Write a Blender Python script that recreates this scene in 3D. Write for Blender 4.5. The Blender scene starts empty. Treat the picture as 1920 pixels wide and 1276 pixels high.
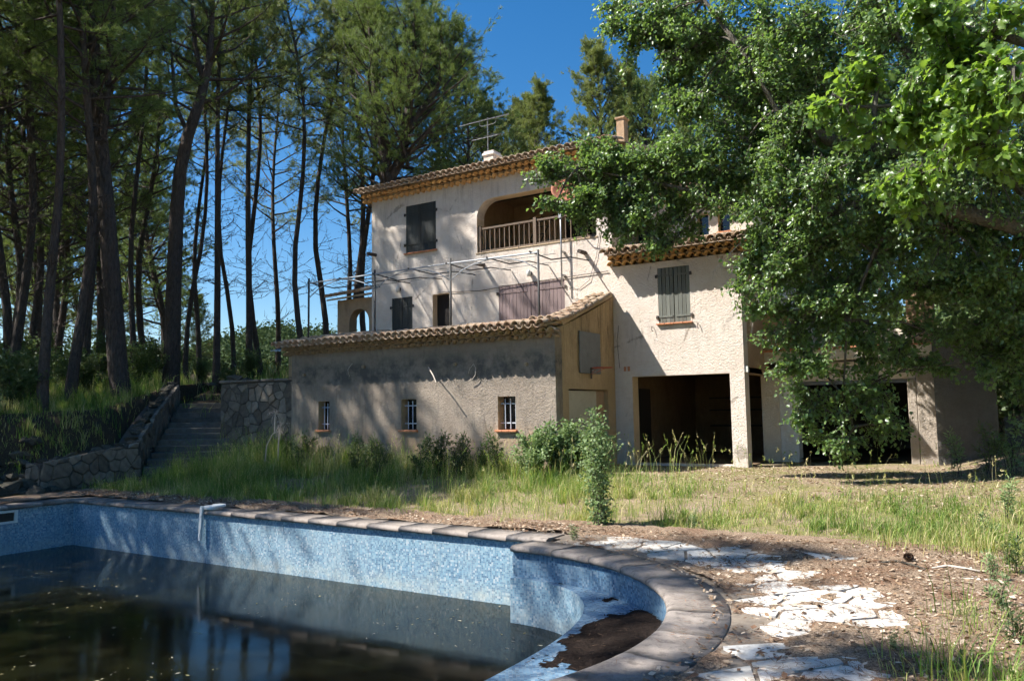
import bpy, bmesh, math, random
import numpy as np
from mathutils import Matrix, Vector

R = math.radians
rng = np.random.default_rng(7)
random.seed(7)
SC = bpy.context.scene
COL = SC.collection

# ------------------------------------------------------------------ camera, sky, sun, exposure
# world axes follow the house: x along the facade, y into the house, z up from the pool deck
YAW, PITCH, ROLL, EYE, FPX = R(31.9), R(5.1), R(-0.9), 1.65, 1470.0
CAM_ROT = Matrix.Rotation(YAW, 3, 'Z') @ Matrix.Rotation(math.pi/2 + PITCH, 3, 'X') @ Matrix.Rotation(ROLL, 3, 'Z')
cd = bpy.data.cameras.new('camera')
cam = bpy.data.objects.new('camera', cd); COL.objects.link(cam)
cam.matrix_world = Matrix.Translation((0, 0, EYE)) @ CAM_ROT.to_4x4()
cd.sensor_width = 36.0; cd.lens = 36.0*FPX/1920.0
cd.clip_start = 0.05; cd.clip_end = 2000
SC.camera = cam

SUN = Vector((1.25, 1.0, -1.85)).normalized()          # the way the light travels
SUN_EL = math.asin(-SUN.z)
w = bpy.data.worlds.new('World'); SC.world = w; w.use_nodes = True
wn = w.node_tree
sky = wn.nodes.new('ShaderNodeTexSky'); sky.sky_type = 'NISHITA'; sky.sun_disc = False
sky.sun_elevation = SUN_EL
sky.sun_rotation = math.atan2(-SUN.x, -SUN.y)
sky.air_density = 1.0; sky.dust_density = 0.7; sky.ozone_density = 2.0; sky.altitude = 300
hs = wn.nodes.new('ShaderNodeHueSaturation'); hs.inputs['Saturation'].default_value = 1.4
wn.links.new(sky.outputs[0], hs.inputs['Color']); wn.links.new(hs.outputs[0], wn.nodes['Background'].inputs[0])
wn.nodes['Background'].inputs[1].default_value = 0.074
sl = bpy.data.lights.new('sun', 'SUN'); sl.energy = 5.0; sl.angle = R(0.53); sl.color = (1.0, 0.955, 0.88)
so = bpy.data.objects.new('sun', sl); COL.objects.link(so)
so.rotation_euler = SUN.to_track_quat('-Z', 'Y').to_euler()

SC.view_settings.view_transform = 'Standard'; SC.view_settings.look = 'None'
SC.view_settings.exposure = 1.2; SC.view_settings.gamma = 1.0
SC.render.engine = 'CYCLES'
SC.cycles.use_denoising = True
SC.cycles.use_adaptive_sampling = True; SC.cycles.adaptive_threshold = 0.04; SC.cycles.adaptive_min_samples = 10
SC.cycles.max_bounces = 5; SC.cycles.diffuse_bounces = 2; SC.cycles.glossy_bounces = 2
SC.cycles.transmission_bounces = 4; SC.cycles.transparent_max_bounces = 6
SC.cycles.caustics_reflective = False; SC.cycles.caustics_refractive = False

# ------------------------------------------------------------------ measuring helpers
def ray(px, py):
    return CAM_ROT @ Vector(((px - 960)/FPX, -(py - 638)/FPX, -1.0))
def at_depth(px, py, Y):
    d = ray(px, py); f = -math.sin(YAW)*d.x + math.cos(YAW)*d.y
    return Vector((0, 0, EYE)) + d*(Y/f)
def on_level(px, py, z):
    d = ray(px, py); return Vector((0, 0, EYE)) + d*((z - EYE)/d.z)
def on_q(px, py, q):
    d = ray(px, py); return Vector((0, 0, EYE)) + d*(q/d.y)

# ------------------------------------------------------------------ object helpers
def link(o, parent=None):
    COL.objects.link(o)
    if parent is not None: o.parent = parent
    return o
def empty(name, label, cat, group=None, loc=(0, 0, 0)):
    o = bpy.data.objects.new(name, None); o.location = loc; o.empty_display_size = 0.2
    COL.objects.link(o); o['label'] = label; o['category'] = cat
    if group: o['group'] = group
    return o
def tag(o, label=None, cat=None, group=None, kind=None):
    if label: o['label'] = label
    if cat: o['category'] = cat
    if group: o['group'] = group
    if kind: o['kind'] = kind
    return o
def obj(name, me, mat=None, parent=None, smooth=False):
    if mat is not None and not me.materials: me.materials.append(mat)
    if smooth: me.polygons.foreach_set('use_smooth', [True]*len(me.polygons))
    return link(bpy.data.objects.new(name, me), parent)

def np_mesh(name, V, F, col=None, uv=None):
    """uniform polygons from arrays"""
    V = np.asarray(V, np.float32); F = np.asarray(F, np.int32)
    me = bpy.data.meshes.new(name); n, k = F.shape
    me.vertices.add(len(V)); me.vertices.foreach_set('co', V.ravel())
    me.loops.add(n*k); me.loops.foreach_set('vertex_index', F.ravel())
    me.polygons.add(n); me.polygons.foreach_set('loop_start', np.arange(0, n*k, k, dtype=np.int32))
    me.polygons.foreach_set('loop_total', np.full(n, k, np.int32))
    if col is not None:
        a = me.attributes.new('col', 'FLOAT_COLOR', 'POINT')
        c = np.ones((len(V), 4), np.float32); c[:, :3] = col; a.data.foreach_set('color', c.ravel())
    me.update(calc_edges=True)
    return me

class MB:
    """collects boxes, prisms, tubes and sheets into one mesh"""
    def __init__(s): s.v = []; s.f = []; s.uv = []
    def add(s, v, f):
        b = len(s.v); s.v += [tuple(p) for p in v]; s.f += [tuple(i + b for i in q) for q in f]; return s
    def box(s, x0, x1, y0, y1, z0, z1):
        return s.add([(x0,y0,z0),(x1,y0,z0),(x1,y1,z0),(x0,y1,z0),(x0,y0,z1),(x1,y0,z1),(x1,y1,z1),(x0,y1,z1)],
                     [(0,3,2,1),(4,5,6,7),(0,1,5,4),(1,2,6,5),(2,3,7,6),(3,0,4,7)])
    def quad(s, a, b, c, d): return s.add([a, b, c, d], [(0, 1, 2, 3)])
    def tube(s, pts, r, n=6, cap=True):
        pts = [Vector(p) for p in pts]; rs = r if hasattr(r, '__len__') else [r]*len(pts)
        rings = []; up = None
        for i, p in enumerate(pts):
            t = (pts[min(i+1, len(pts)-1)] - pts[max(i-1, 0)])
            t = t.normalized() if t.length > 1e-9 else Vector((0, 0, 1))
            if up is None:
                up = t.orthogonal().normalized()
            else:
                up = (up - t*up.dot(t)); up = up.normalized() if up.length > 1e-6 else t.orthogonal().normalized()
            sd = t.cross(up)
            rings.append([p + (up*math.cos(2*math.pi*k/n) + sd*math.sin(2*math.pi*k/n))*rs[i] for k in range(n)])
        b = len(s.v)
        for g in rings: s.v += [tuple(p) for p in g]
        for i in range(len(pts)-1):
            for k in range(n):
                s.f.append((b+i*n+k, b+i*n+(k+1) % n, b+(i+1)*n+(k+1) % n, b+(i+1)*n+k))
        if cap:
            s.f.append(tuple(b+k for k in range(n))[::-1]); e = b+(len(pts)-1)*n
            s.f.append(tuple(e+k for k in range(n)))
        return s
    def prism(s, poly, z0, z1):
        n = len(poly)
        return s.add([(x, y, z0) for x, y in poly] + [(x, y, z1) for x, y in poly],
                     [tuple(range(n))[::-1], tuple(range(n, 2*n))] + [(i, (i+1) % n, n+(i+1) % n, n+i) for i in range(n)])
    def mesh(s, name='m'):
        me = bpy.data.meshes.new(name); me.from_pydata(s.v, [], s.f); me.update(); return me
    def build(s, name, mat, parent=None, smooth=False):
        return obj(name, s.mesh(name), mat, parent, smooth)

def bevel(me, wd=0.01, seg=1):
    bm = bmesh.new(); bm.from_mesh(me)
    bmesh.ops.bevel(bm, geom=[e for e in bm.edges], offset=wd, segments=seg, affect='EDGES', profile=0.6)
    bm.to_mesh(me); bm.free(); return me

# ------------------------------------------------------------------ materials
class Mat:
    def __init__(s, name, rough=0.8, spec=0.3):
        s.m = bpy.data.materials.new(name); s.m.use_nodes = True
        s.nt = s.m.node_tree; s.b = s.nt.nodes['Principled BSDF']
        s.b.inputs['Roughness'].default_value = rough
        s.b.inputs['Specular IOR Level'].default_value = spec
    def n(s, t, **kw):
        nd = s.nt.nodes.new(t)
        for k, v in kw.items(): setattr(nd, k, v)
        return nd
    def l(s, a, b): s.nt.links.new(a, b)
    def setin(s, sock, v):
        if hasattr(v, 'is_linked') or isinstance(v, bpy.types.NodeSocket): s.l(v, sock)
        elif isinstance(v, (tuple, list)) and len(v) == 3 and sock.type == 'RGBA': sock.default_value = (*v, 1)
        else: sock.default_value = v
    def pos(s): return s.n('ShaderNodeNewGeometry').outputs['Position']
    def objc(s): return s.n('ShaderNodeTexCoord').outputs['Object']
    def mapped(s, vec, scale=(1, 1, 1), loc=(0, 0, 0)):
        m = s.n('ShaderNodeMapping'); s.l(vec, m.inputs[0]); m.inputs[3].default_value = scale; m.inputs[1].default_value = loc
        return m.outputs[0]
    def noise(s, vec, scale, detail=4, rough=0.6, dist=0.0):
        t = s.n('ShaderNodeTexNoise'); s.l(vec, t.inputs['Vector']); t.inputs['Scale'].default_value = scale
        t.inputs['Detail'].default_value = detail; t.inputs['Roughness'].default_value = rough; t.inputs['Distortion'].default_value = dist
        return t.outputs[0]
    def ramp(s, fac, stops, interp='LINEAR'):
        r = s.n('ShaderNodeValToRGB'); s.l(fac, r.inputs[0]); cr = r.color_ramp; cr.interpolation = interp
        while len(cr.elements) > 1: cr.elements.remove(cr.elements[-1])
        for i, (p, c) in enumerate(stops):
            e = cr.elements[0] if i == 0 else cr.elements.new(p)
            e.position = p; e.color = (*c, 1) if hasattr(c, '__len__') else (c, c, c, 1)
        return r.outputs[0]
    def mix(s, fac, a, b, mode='MIX'):
        m = s.n('ShaderNodeMix', data_type='RGBA', blend_type=mode); m.clamp_factor = True
        s.setin(m.inputs[0], fac); s.setin(m.inputs[6], a); s.setin(m.inputs[7], b); return m.outputs[2]
    def math(s, op, a, b=0.0, clamp=False):
        m = s.n('ShaderNodeMath', operation=op); m.use_clamp = clamp
        s.setin(m.inputs[0], a); s.setin(m.inputs[1], b); return m.outputs[0]
    def sep(s, v):
        n = s.n('ShaderNodeSeparateXYZ'); s.l(v, n.inputs[0]); return n.outputs
    def band(s, v, lo, hi, soft):
        """1 between lo and hi"""
        a = s.n('ShaderNodeMapRange'); s.l(v, a.inputs[0]); a.inputs[1].default_value = lo-soft; a.inputs[2].default_value = lo+soft
        b = s.n('ShaderNodeMapRange'); s.l(v, b.inputs[0]); b.inputs[1].default_value = hi+soft; b.inputs[2].default_value = hi-soft
        return s.math('MULTIPLY', a.outputs[0], b.outputs[0])
    def rnd(s): return s.n('ShaderNodeObjectInfo').outputs['Random']
    def color(s, c): s.setin(s.b.inputs['Base Color'], c); return s
    def bump(s, h, strength=0.5, dist=0.02):
        b = s.n('ShaderNodeBump'); b.inputs['Strength'].default_value = strength; b.inputs['Distance'].default_value = dist
        s.l(h, b.inputs['Height']); s.l(b.outputs[0], s.b.inputs['Normal']); return s

def stucco(name, base, light, dark, streak=(0.1, 0.09, 0.07), streak_amt=0.35, rough_scale=22, extra=None):
    m = Mat(name, 0.92, 0.15); p = m.pos()
    n1 = m.noise(p, 1.1, 5, 0.65); n2 = m.noise(p, 7, 4, 0.7)
    c = m.mix(m.ramp(n1, [(0.32, 0), (0.68, 1)]), base, light)
    c = m.mix(m.ramp(n2, [(0.45, 0), (0.8, 0.55)]), c, dark)
    st = m.noise(m.mapped(p, (2.4, 2.4, 0.45)), 1.6, 6, 0.75, 0.8)
    patch = m.ramp(m.noise(p, 0.55, 3, 0.6), [(0.38, 0), (0.62, 1)])
    c = m.mix(m.math('MULTIPLY', m.math('MULTIPLY', m.ramp(st, [(0.52, 0), (0.72, 1)]), patch), streak_amt), c, streak)
    if extra: c = extra(m, p, c)
    m.color(c)
    v = m.n('ShaderNodeTexVoronoi'); m.l(p, v.inputs['Vector']); v.inputs['Scale'].default_value = rough_scale
    h = m.math('ADD', m.noise(p, rough_scale, 5, 0.7), m.math('MULTIPLY', v.outputs[0], 0.25))
    m.bump(h, 0.7, 0.03)
    return m.m

M = {}
def main_extra(m, p, c):
    x, y, z = m.sep(p)
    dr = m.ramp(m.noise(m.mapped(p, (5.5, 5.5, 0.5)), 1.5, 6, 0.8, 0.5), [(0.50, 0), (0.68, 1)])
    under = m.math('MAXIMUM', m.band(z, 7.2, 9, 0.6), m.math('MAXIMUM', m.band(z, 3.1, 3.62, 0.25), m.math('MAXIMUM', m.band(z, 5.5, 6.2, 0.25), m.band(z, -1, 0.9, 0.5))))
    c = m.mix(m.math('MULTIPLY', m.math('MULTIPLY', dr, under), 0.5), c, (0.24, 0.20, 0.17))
    v = m.n('ShaderNodeTexVoronoi', feature='DISTANCE_TO_EDGE'); m.l(m.mapped(p, (0.55, 0.55, 0.4)), v.inputs['Vector']); v.inputs['Scale'].default_value = 1.0
    w_ = m.math('ADD', v.outputs[0], m.math('MULTIPLY', m.math('SUBTRACT', m.noise(p, 5, 5, 0.7), 0.5), 0.10))
    k = m.math('MULTIPLY', m.ramp(w_, [(0.0, 1), (0.004, 1), (0.009, 0)]), m.ramp(m.noise(p, 0.9, 3, 0.6), [(0.48, 0), (0.56, 1)]))
    return m.mix(m.math('MULTIPLY', k, 0.6), c, (0.2, 0.165, 0.13))
M['wall'] = stucco('main_stucco', (0.61, 0.525, 0.455), (0.69, 0.615, 0.545), (0.53, 0.42, 0.33), (0.34, 0.29, 0.24), 0.35, 22, main_extra)
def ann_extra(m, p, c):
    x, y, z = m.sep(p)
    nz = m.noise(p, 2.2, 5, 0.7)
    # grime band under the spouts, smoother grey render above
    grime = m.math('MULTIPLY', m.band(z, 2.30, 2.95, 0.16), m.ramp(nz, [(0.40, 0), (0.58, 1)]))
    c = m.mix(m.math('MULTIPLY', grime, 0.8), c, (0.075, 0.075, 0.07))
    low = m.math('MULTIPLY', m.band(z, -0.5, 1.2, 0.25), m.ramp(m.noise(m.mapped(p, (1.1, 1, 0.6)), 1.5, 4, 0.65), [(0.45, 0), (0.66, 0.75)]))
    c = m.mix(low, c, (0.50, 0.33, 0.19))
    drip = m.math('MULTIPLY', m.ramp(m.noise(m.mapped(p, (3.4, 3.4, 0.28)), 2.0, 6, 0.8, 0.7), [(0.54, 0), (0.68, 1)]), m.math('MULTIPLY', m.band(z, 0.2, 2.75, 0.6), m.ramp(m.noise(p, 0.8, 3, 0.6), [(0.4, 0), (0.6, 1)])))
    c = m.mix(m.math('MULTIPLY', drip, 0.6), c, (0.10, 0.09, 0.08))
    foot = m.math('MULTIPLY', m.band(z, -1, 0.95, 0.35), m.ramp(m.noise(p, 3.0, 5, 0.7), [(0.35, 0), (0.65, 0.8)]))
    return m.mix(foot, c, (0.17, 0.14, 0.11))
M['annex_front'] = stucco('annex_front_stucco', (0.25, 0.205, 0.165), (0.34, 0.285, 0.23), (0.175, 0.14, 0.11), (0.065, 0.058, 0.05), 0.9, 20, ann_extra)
def ochre_extra(m, p, c):
    x, y, z = m.sep(p)
    st = m.noise(m.mapped(p, (3.6, 3.6, 0.35)), 1.7, 6, 0.75, 0.6)
    k = m.math('MULTIPLY', m.ramp(st, [(0.47, 0), (0.66, 1)]), m.band(z, 2.6, 6, 0.6))
    return m.mix(m.math('MULTIPLY', k, 0.75), c, (0.10, 0.075, 0.05))
M['ochre'] = stucco('ochre_stucco', (0.42, 0.30, 0.17), (0.50, 0.37, 0.225), (0.32, 0.22, 0.125), (0.2, 0.14, 0.085), 0.3, 34, ochre_extra)
M['pale'] = stucco('pale_render', (0.60, 0.52, 0.43), (0.68, 0.60, 0.50), (0.5, 0.42, 0.34), (0.3, 0.26, 0.22), 0.4)
M['white_render'] = stucco('white_render', (0.62, 0.61, 0.60), (0.70, 0.69, 0.68), (0.5, 0.48, 0.46), (0.35, 0.33, 0.3), 0.3)
M['dirty_ochre'] = stucco('dirty_ochre', (0.36, 0.24, 0.15), (0.44, 0.31, 0.20), (0.26, 0.17, 0.11), (0.09, 0.075, 0.06), 0.6)
M['grey_concrete'] = stucco('grey_concrete', (0.11, 0.10, 0.09), (0.15, 0.14, 0.125), (0.075, 0.07, 0.065), (0.045, 0.042, 0.04), 0.6)
M['shaded_pale'] = stucco('shaded_pale_render', (0.33, 0.28, 0.235), (0.41, 0.35, 0.29), (0.25, 0.21, 0.17), (0.12, 0.10, 0.085), 0.6)  # pale render darkened to paint tree shade onto the right piers
M['reveal'] = stucco('reveal_stucco', (0.62, 0.47, 0.30), (0.68, 0.54, 0.37), (0.55, 0.40, 0.25), (0.4, 0.3, 0.2), 0.25)

M['shaded_ochre'] = stucco('shaded_ochre_stucco', (0.14, 0.09, 0.05), (0.19, 0.13, 0.08), (0.08, 0.055, 0.035), (0.04, 0.03, 0.025), 0.6)  # ochre stucco darkened, the carport's inner shade is in the colour
def simple(name, c1, c2, scale, rough=0.8, spec=0.3, bump=0.3, dist=0.01, per_obj=0.0, metal=0.0, world=False):
    m = Mat(name, rough, spec); v = m.pos() if world else m.objc()
    n1 = m.noise(v, scale, 5, 0.65)
    c = m.mix(m.ramp(n1, [(0.3, 0), (0.7, 1)]), c1, c2)
    if per_obj:
        h = m.n('ShaderNodeHueSaturation'); m.l(c, h.inputs['Color'])
        mr = m.n('ShaderNodeMapRange'); m.l(m.rnd(), mr.inputs[0]); mr.inputs[3].default_value = 1-per_obj; mr.inputs[4].default_value = 1+per_obj
        m.l(mr.outputs[0], h.inputs['Value']); c = h.outputs[0]
    m.color(c); m.b.inputs['Metallic'].default_value = metal
    if bump: m.bump(n1, bump, dist)
    return m.m

def tile_mat(name, c1, c2, lichen, amt):
    m = Mat(name, 0.9, 0.15); p = m.pos()
    c = m.mix(m.rnd(), c1, c2)
    n = m.noise(p, 14, 5, 0.7)
    c = m.mix(m.math('MULTIPLY', m.ramp(n, [(0.42, 0), (0.62, 1)]), amt), c, lichen)
    c = m.mix(m.ramp(m.noise(p, 40, 3, 0.7), [(0.5, 0), (0.8, 0.4)]), c, (0.10, 0.08, 0.06))
    m.color(c); m.bump(n, 0.4, 0.01); return m.m
M['tile'] = tile_mat('roof_tile', (0.36, 0.21, 0.13), (0.46, 0.33, 0.22), (0.42, 0.38, 0.31), 0.75)
M['cornice'] = tile_mat('cornice_tile', (0.60, 0.33, 0.13), (0.70, 0.43, 0.20), (0.36, 0.24, 0.13), 0.35)
M['mortar'] = simple('mortar', (0.40, 0.30, 0.20), (0.50, 0.39, 0.27), 20, 0.95, 0.1, world=True)
M['grey_cornice'] = tile_mat('weathered_cornice_tile', (0.34, 0.25, 0.17), (0.42, 0.31, 0.20), (0.18, 0.15, 0.12), 0.6)
M['terracotta'] = simple('terracotta', (0.46, 0.18, 0.09), (0.55, 0.25, 0.14), 12, 0.8, 0.25, world=True)

def wood(name, c1, c2):
    m = Mat(name, 0.75, 0.25); p = m.objc()
    n = m.noise(m.mapped(p, (30, 30, 1.5)), 1.5, 5, 0.65)
    c = m.mix(m.ramp(n, [(0.3, 0), (0.7, 1)]), c1, c2)
    h = m.n('ShaderNodeHueSaturation'); m.l(c, h.inputs['Color'])
    mr = m.n('ShaderNodeMapRange'); m.l(m.rnd(), mr.inputs[0]); mr.inputs[3].default_value = 0.82; mr.inputs[4].default_value = 1.15
    m.l(mr.outputs[0], h.inputs['Value']); m.color(h.outputs[0]); m.bump(n, 0.3, 0.004); return m.m
M['shutter_brown'] = wood('brown_shutter_wood', (0.17, 0.125, 0.125), (0.22, 0.165, 0.16))
M['shutter_green'] = wood('grey_green_shutter_wood', (0.115, 0.12, 0.105), (0.16, 0.165, 0.145))
M['shutter_dark'] = wood('dark_shutter_wood', (0.035, 0.04, 0.04), (0.055, 0.058, 0.055))
M['dark_door'] = wood('dark_door_wood', (0.018, 0.014, 0.012), (0.03, 0.024, 0.02))
M['wood_rail'] = wood('railing_wood', (0.13, 0.095, 0.07), (0.18, 0.135, 0.10))
M['iron'] = simple('dark_iron', (0.022, 0.024, 0.027), (0.05, 0.048, 0.045), 30, 0.55, 0.5, 0.2, 0.002, world=True)
M['rusty_iron'] = simple('weathered_iron', (0.035, 0.03, 0.028), (0.09, 0.065, 0.05), 25, 0.7, 0.4, 0.2, 0.002, world=True)
M['galv'] = simple('galvanised_steel', (0.30, 0.31, 0.33), (0.42, 0.43, 0.45), 20, 0.45, 0.5, 0.1, 0.002, metal=0.6, world=True)
M['grey_iron'] = simple('grey_painted_steel', (0.22, 0.24, 0.27), (0.32, 0.34, 0.37), 18, 0.5, 0.5, 0.1, 0.002, world=True)
M['bars'] = simple('pale_painted_bars', (0.40, 0.44, 0.52), (0.52, 0.56, 0.62), 18, 0.5, 0.5, 0.1, 0.002, world=True)
M['orange_paint'] = simple('red_hoop_paint', (0.40, 0.07, 0.03), (0.5, 0.11, 0.05), 18, 0.5, 0.4, 0.1, 0.002, world=True)
M['board'] = simple('backboard', (0.13, 0.135, 0.14), (0.18, 0.185, 0.19), 4, 0.6, 0.3, 0.1, 0.002, world=True)
M['gdoor'] = simple('beige_door_steel', (0.42, 0.38, 0.28), (0.5, 0.46, 0.35), 5, 0.5, 0.4, 0.1, 0.003, world=True)
M['aerial'] = simple('dull_aluminium', (0.10, 0.105, 0.11), (0.16, 0.165, 0.17), 18, 0.6, 0.4, 0, world=True)
M['dish'] = simple('rusty_dish', (0.32, 0.12, 0.07), (0.42, 0.18, 0.11), 8, 0.7, 0.3, 0.1, 0.003, world=True)
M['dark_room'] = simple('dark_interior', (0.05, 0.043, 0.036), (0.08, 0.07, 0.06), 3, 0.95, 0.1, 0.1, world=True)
M['white_plastic'] = simple('white_plastic', (0.66, 0.68, 0.66), (0.74, 0.75, 0.73), 9, 0.45, 0.4, 0.05, 0.002, world=True)
M['glass_dark'] = simple('dark_glass', (0.012, 0.014, 0.018), (0.02, 0.022, 0.026), 3, 0.12, 0.6, 0, world=True)
M['lamp_glass'] = simple('lamp_glass', (0.5, 0.5, 0.47), (0.6, 0.6, 0.56), 6, 0.3, 0.5, 0, world=True)
M['stone'] = simple('field_stone', (0.13, 0.11, 0.09), (0.25, 0.21, 0.165), 6, 0.95, 0.15, 0.7, 0.03, per_obj=0.35)
M['rubble'] = simple('shaded_rubble', (0.045, 0.045, 0.035), (0.13, 0.115, 0.092), 5, 0.97, 0.1, 0.8, 0.04, per_obj=0.35)  # field stone darkened, the bank's deep shade is in the colour
M['stone_mortar'] = simple('wall_mortar', (0.075, 0.066, 0.058), (0.11, 0.10, 0.088), 14, 0.97, 0.1, 0.6, 0.02, world=True)
M['step_stone'] = simple('step_stone', (0.10, 0.09, 0.078), (0.19, 0.17, 0.145), 5, 0.95, 0.15, 0.6, 0.02, per_obj=0.2)

def coping_mat():
    m = Mat('coping_stone', 0.8, 0.25); p = m.pos()
    n = m.noise(p, 3.0, 6, 0.7); n2 = m.noise(p, 28, 4, 0.7)
    c = m.mix(m.ramp(n, [(0.3, 0), (0.7, 1)]), (0.165, 0.14, 0.12), (0.30, 0.26, 0.23))
    c = m.mix(m.ramp(n2, [(0.5, 0), (0.75, 0.6)]), c, (0.13, 0.095, 0.08))
    c = m.mix(m.math('MULTIPLY', m.rnd(), 0.35), c, (0.36, 0.32, 0.29))
    c = m.mix(m.ramp(m.noise(p, 9, 5, 0.75), [(0.50, 0), (0.66, 0.75)]), c, (0.10, 0.085, 0.075))
    m.color(c); m.bump(m.math('ADD', n2, m.noise(p, 9, 5, 0.75)), 0.5, 0.012); return m.m
M['coping'] = coping_mat()
def flag_mat():
    m = Mat('flagstone', 0.85, 0.2); p = m.pos()
    n = m.noise(p, 2.2, 6, 0.7); n2 = m.noise(p, 22, 4, 0.7)
    c = m.mix(m.rnd(), (0.48, 0.46, 0.42), (0.70, 0.675, 0.63))
    c = m.mix(m.ramp(n, [(0.46, 0), (0.78, 0.6)]), c, (0.45, 0.41, 0.35))
    c = m.mix(m.ramp(n2, [(0.48, 0), (0.74, 0.7)]), c, (0.26, 0.22, 0.175))
    m.color(c); m.bump(n2, 0.5, 0.008); return m.m
M['flag'] = flag_mat()
M['joint'] = simple('paving_joint', (0.17, 0.14, 0.11), (0.26, 0.22, 0.18), 14, 0.95, 0.1, 0.4, 0.01, world=True)

def litter_mat():
    m = Mat('needle_litter', 0.95, 0.1); p = m.pos()
    n = m.noise(p, 1.2, 5, 0.7); n2 = m.noise(p, 60, 4, 0.75); n3 = m.noise(p, 14, 4, 0.7)
    c = m.mix(m.ramp(n2, [(0.35, 0), (0.7, 1)]), (0.08, 0.052, 0.036), (0.50, 0.38, 0.27))
    c = m.mix(m.ramp(n, [(0.45, 0), (0.62, 0.75)]), c, m.mix(m.ramp(n2, [(0.35, 0), (0.7, 1)]), (0.07, 0.042, 0.03), (0.36, 0.22, 0.14)))
    c = m.mix(m.ramp(n3, [(0.58, 0), (0.75, 0.5)]), c, (0.42, 0.33, 0.24))
    m.color(c); m.bump(m.math('ADD', n2, n3), 0.8, 0.02); return m.m
M['litter'] = litter_mat()
M['dark_litter'] = simple('wet_needle_mat', (0.008, 0.006, 0.0055), (0.032, 0.022, 0.017), 40, 0.95, 0.1, 1.0, 0.03, world=True)

def ground_mat():
    m = Mat('ground_earth', 0.97, 0.1); p = m.pos()
    n = m.noise(p, 0.8, 6, 0.7); n2 = m.noise(p, 26, 5, 0.75); n3 = m.noise(p, 5, 4, 0.7)
    dirt = m.mix(m.ramp(n2, [(0.35, 0), (0.7, 1)]), (0.20, 0.145, 0.10), (0.40, 0.31, 0.23))
    dry = m.mix(m.ramp(n2, [(0.35, 0), (0.7, 1)]), (0.12, 0.12, 0.04), (0.30, 0.27, 0.12))
    c = m.mix(m.ramp(m.math('ADD', m.math('MULTIPLY', n, 0.6), m.math('MULTIPLY', n3, 0.4)), [(0.42, 0), (0.58, 1)]), dirt, dry)
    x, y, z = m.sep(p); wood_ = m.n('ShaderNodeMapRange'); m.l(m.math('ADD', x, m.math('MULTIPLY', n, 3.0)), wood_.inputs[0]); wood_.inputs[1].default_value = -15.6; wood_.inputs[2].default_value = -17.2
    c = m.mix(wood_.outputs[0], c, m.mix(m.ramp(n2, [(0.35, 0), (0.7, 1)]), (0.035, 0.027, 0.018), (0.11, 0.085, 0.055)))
    m.color(c); m.bump(m.math('ADD', n2, n3), 0.9, 0.03); return m.m
M['ground'] = ground_mat()

def mosaic_mat(name='pool_mosaic', white=1.0, deep=1.0):
    m = Mat(name, 0.3 if deep == 1.0 else 0.55, 0.5 if deep == 1.0 else 0.25)
    uv = m.n('ShaderNodeUVMap').outputs[0]
    sc = m.n('ShaderNodeVectorMath', operation='SCALE'); m.l(uv, sc.inputs[0]); sc.inputs['Scale'].default_value = 1/0.027
    fl = m.n('ShaderNodeVectorMath', operation='FLOOR'); m.l(sc.outputs[0], fl.inputs[0])
    fr = m.n('ShaderNodeVectorMath', operation='FRACTION'); m.l(sc.outputs[0], fr.inputs[0])
    wn_ = m.n('ShaderNodeTexWhiteNoise', noise_dimensions='2D'); m.l(fl.outputs[0], wn_.inputs['Vector'])
    c = m.ramp(wn_.outputs[0], [(0.0, (0.09, 0.19, 0.29)), (0.10, (0.13, 0.25, 0.36)), (0.32, (0.17, 0.31, 0.42)),
                                (0.55, (0.23, 0.39, 0.49)), (0.78, (0.31, 0.45, 0.53)), (0.93, (0.46, 0.53, 0.57))], 'CONSTANT')
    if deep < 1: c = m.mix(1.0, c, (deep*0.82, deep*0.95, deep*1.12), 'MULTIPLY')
    p = m.pos(); big = m.noise(p, 1.0, 4, 0.7)
    c = m.mix(m.ramp(big, [(0.48, 0), (0.78, 0.45*white)]), c, (0.42, 0.48, 0.50))
    c = m.mix(m.ramp(m.noise(m.mapped(p, (2.5, 2.5, 0.5)), 2.0, 5, 0.7), [(0.52, 0), (0.75, 0.5)]), c, (0.16, 0.22, 0.25))
    x, y, z = m.sep(p)
    lime = m.math('MULTIPLY', m.band(z, -0.90, -0.70, 0.09), m.ramp(m.noise(p, 6, 4, 0.7), [(0.35, 0), (0.65, 0.6)]))
    c = m.mix(lime, c, (0.52, 0.55, 0.48))
    algae = m.math('MULTIPLY', m.band(z, -3.0, -0.93, 0.03), 0.92)
    c = m.mix(algae, c, (0.17, 0.15, 0.035))
    fx, fy, fz = m.sep(fr.outputs[0])
    g = m.math('MAXIMUM', m.math('LESS_THAN', fx, 0.09), m.math('LESS_THAN', fy, 0.09))
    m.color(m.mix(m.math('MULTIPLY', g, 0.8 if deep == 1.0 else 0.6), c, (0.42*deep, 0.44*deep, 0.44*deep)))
    m.bump(m.math('SUBTRACT', 1.0, g), 0.25, 0.002)
    return m.m
M['mosaic'] = mosaic_mat(); M['mosaic_deep'] = mosaic_mat('bench_mosaic', 0.3, 0.62)

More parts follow.
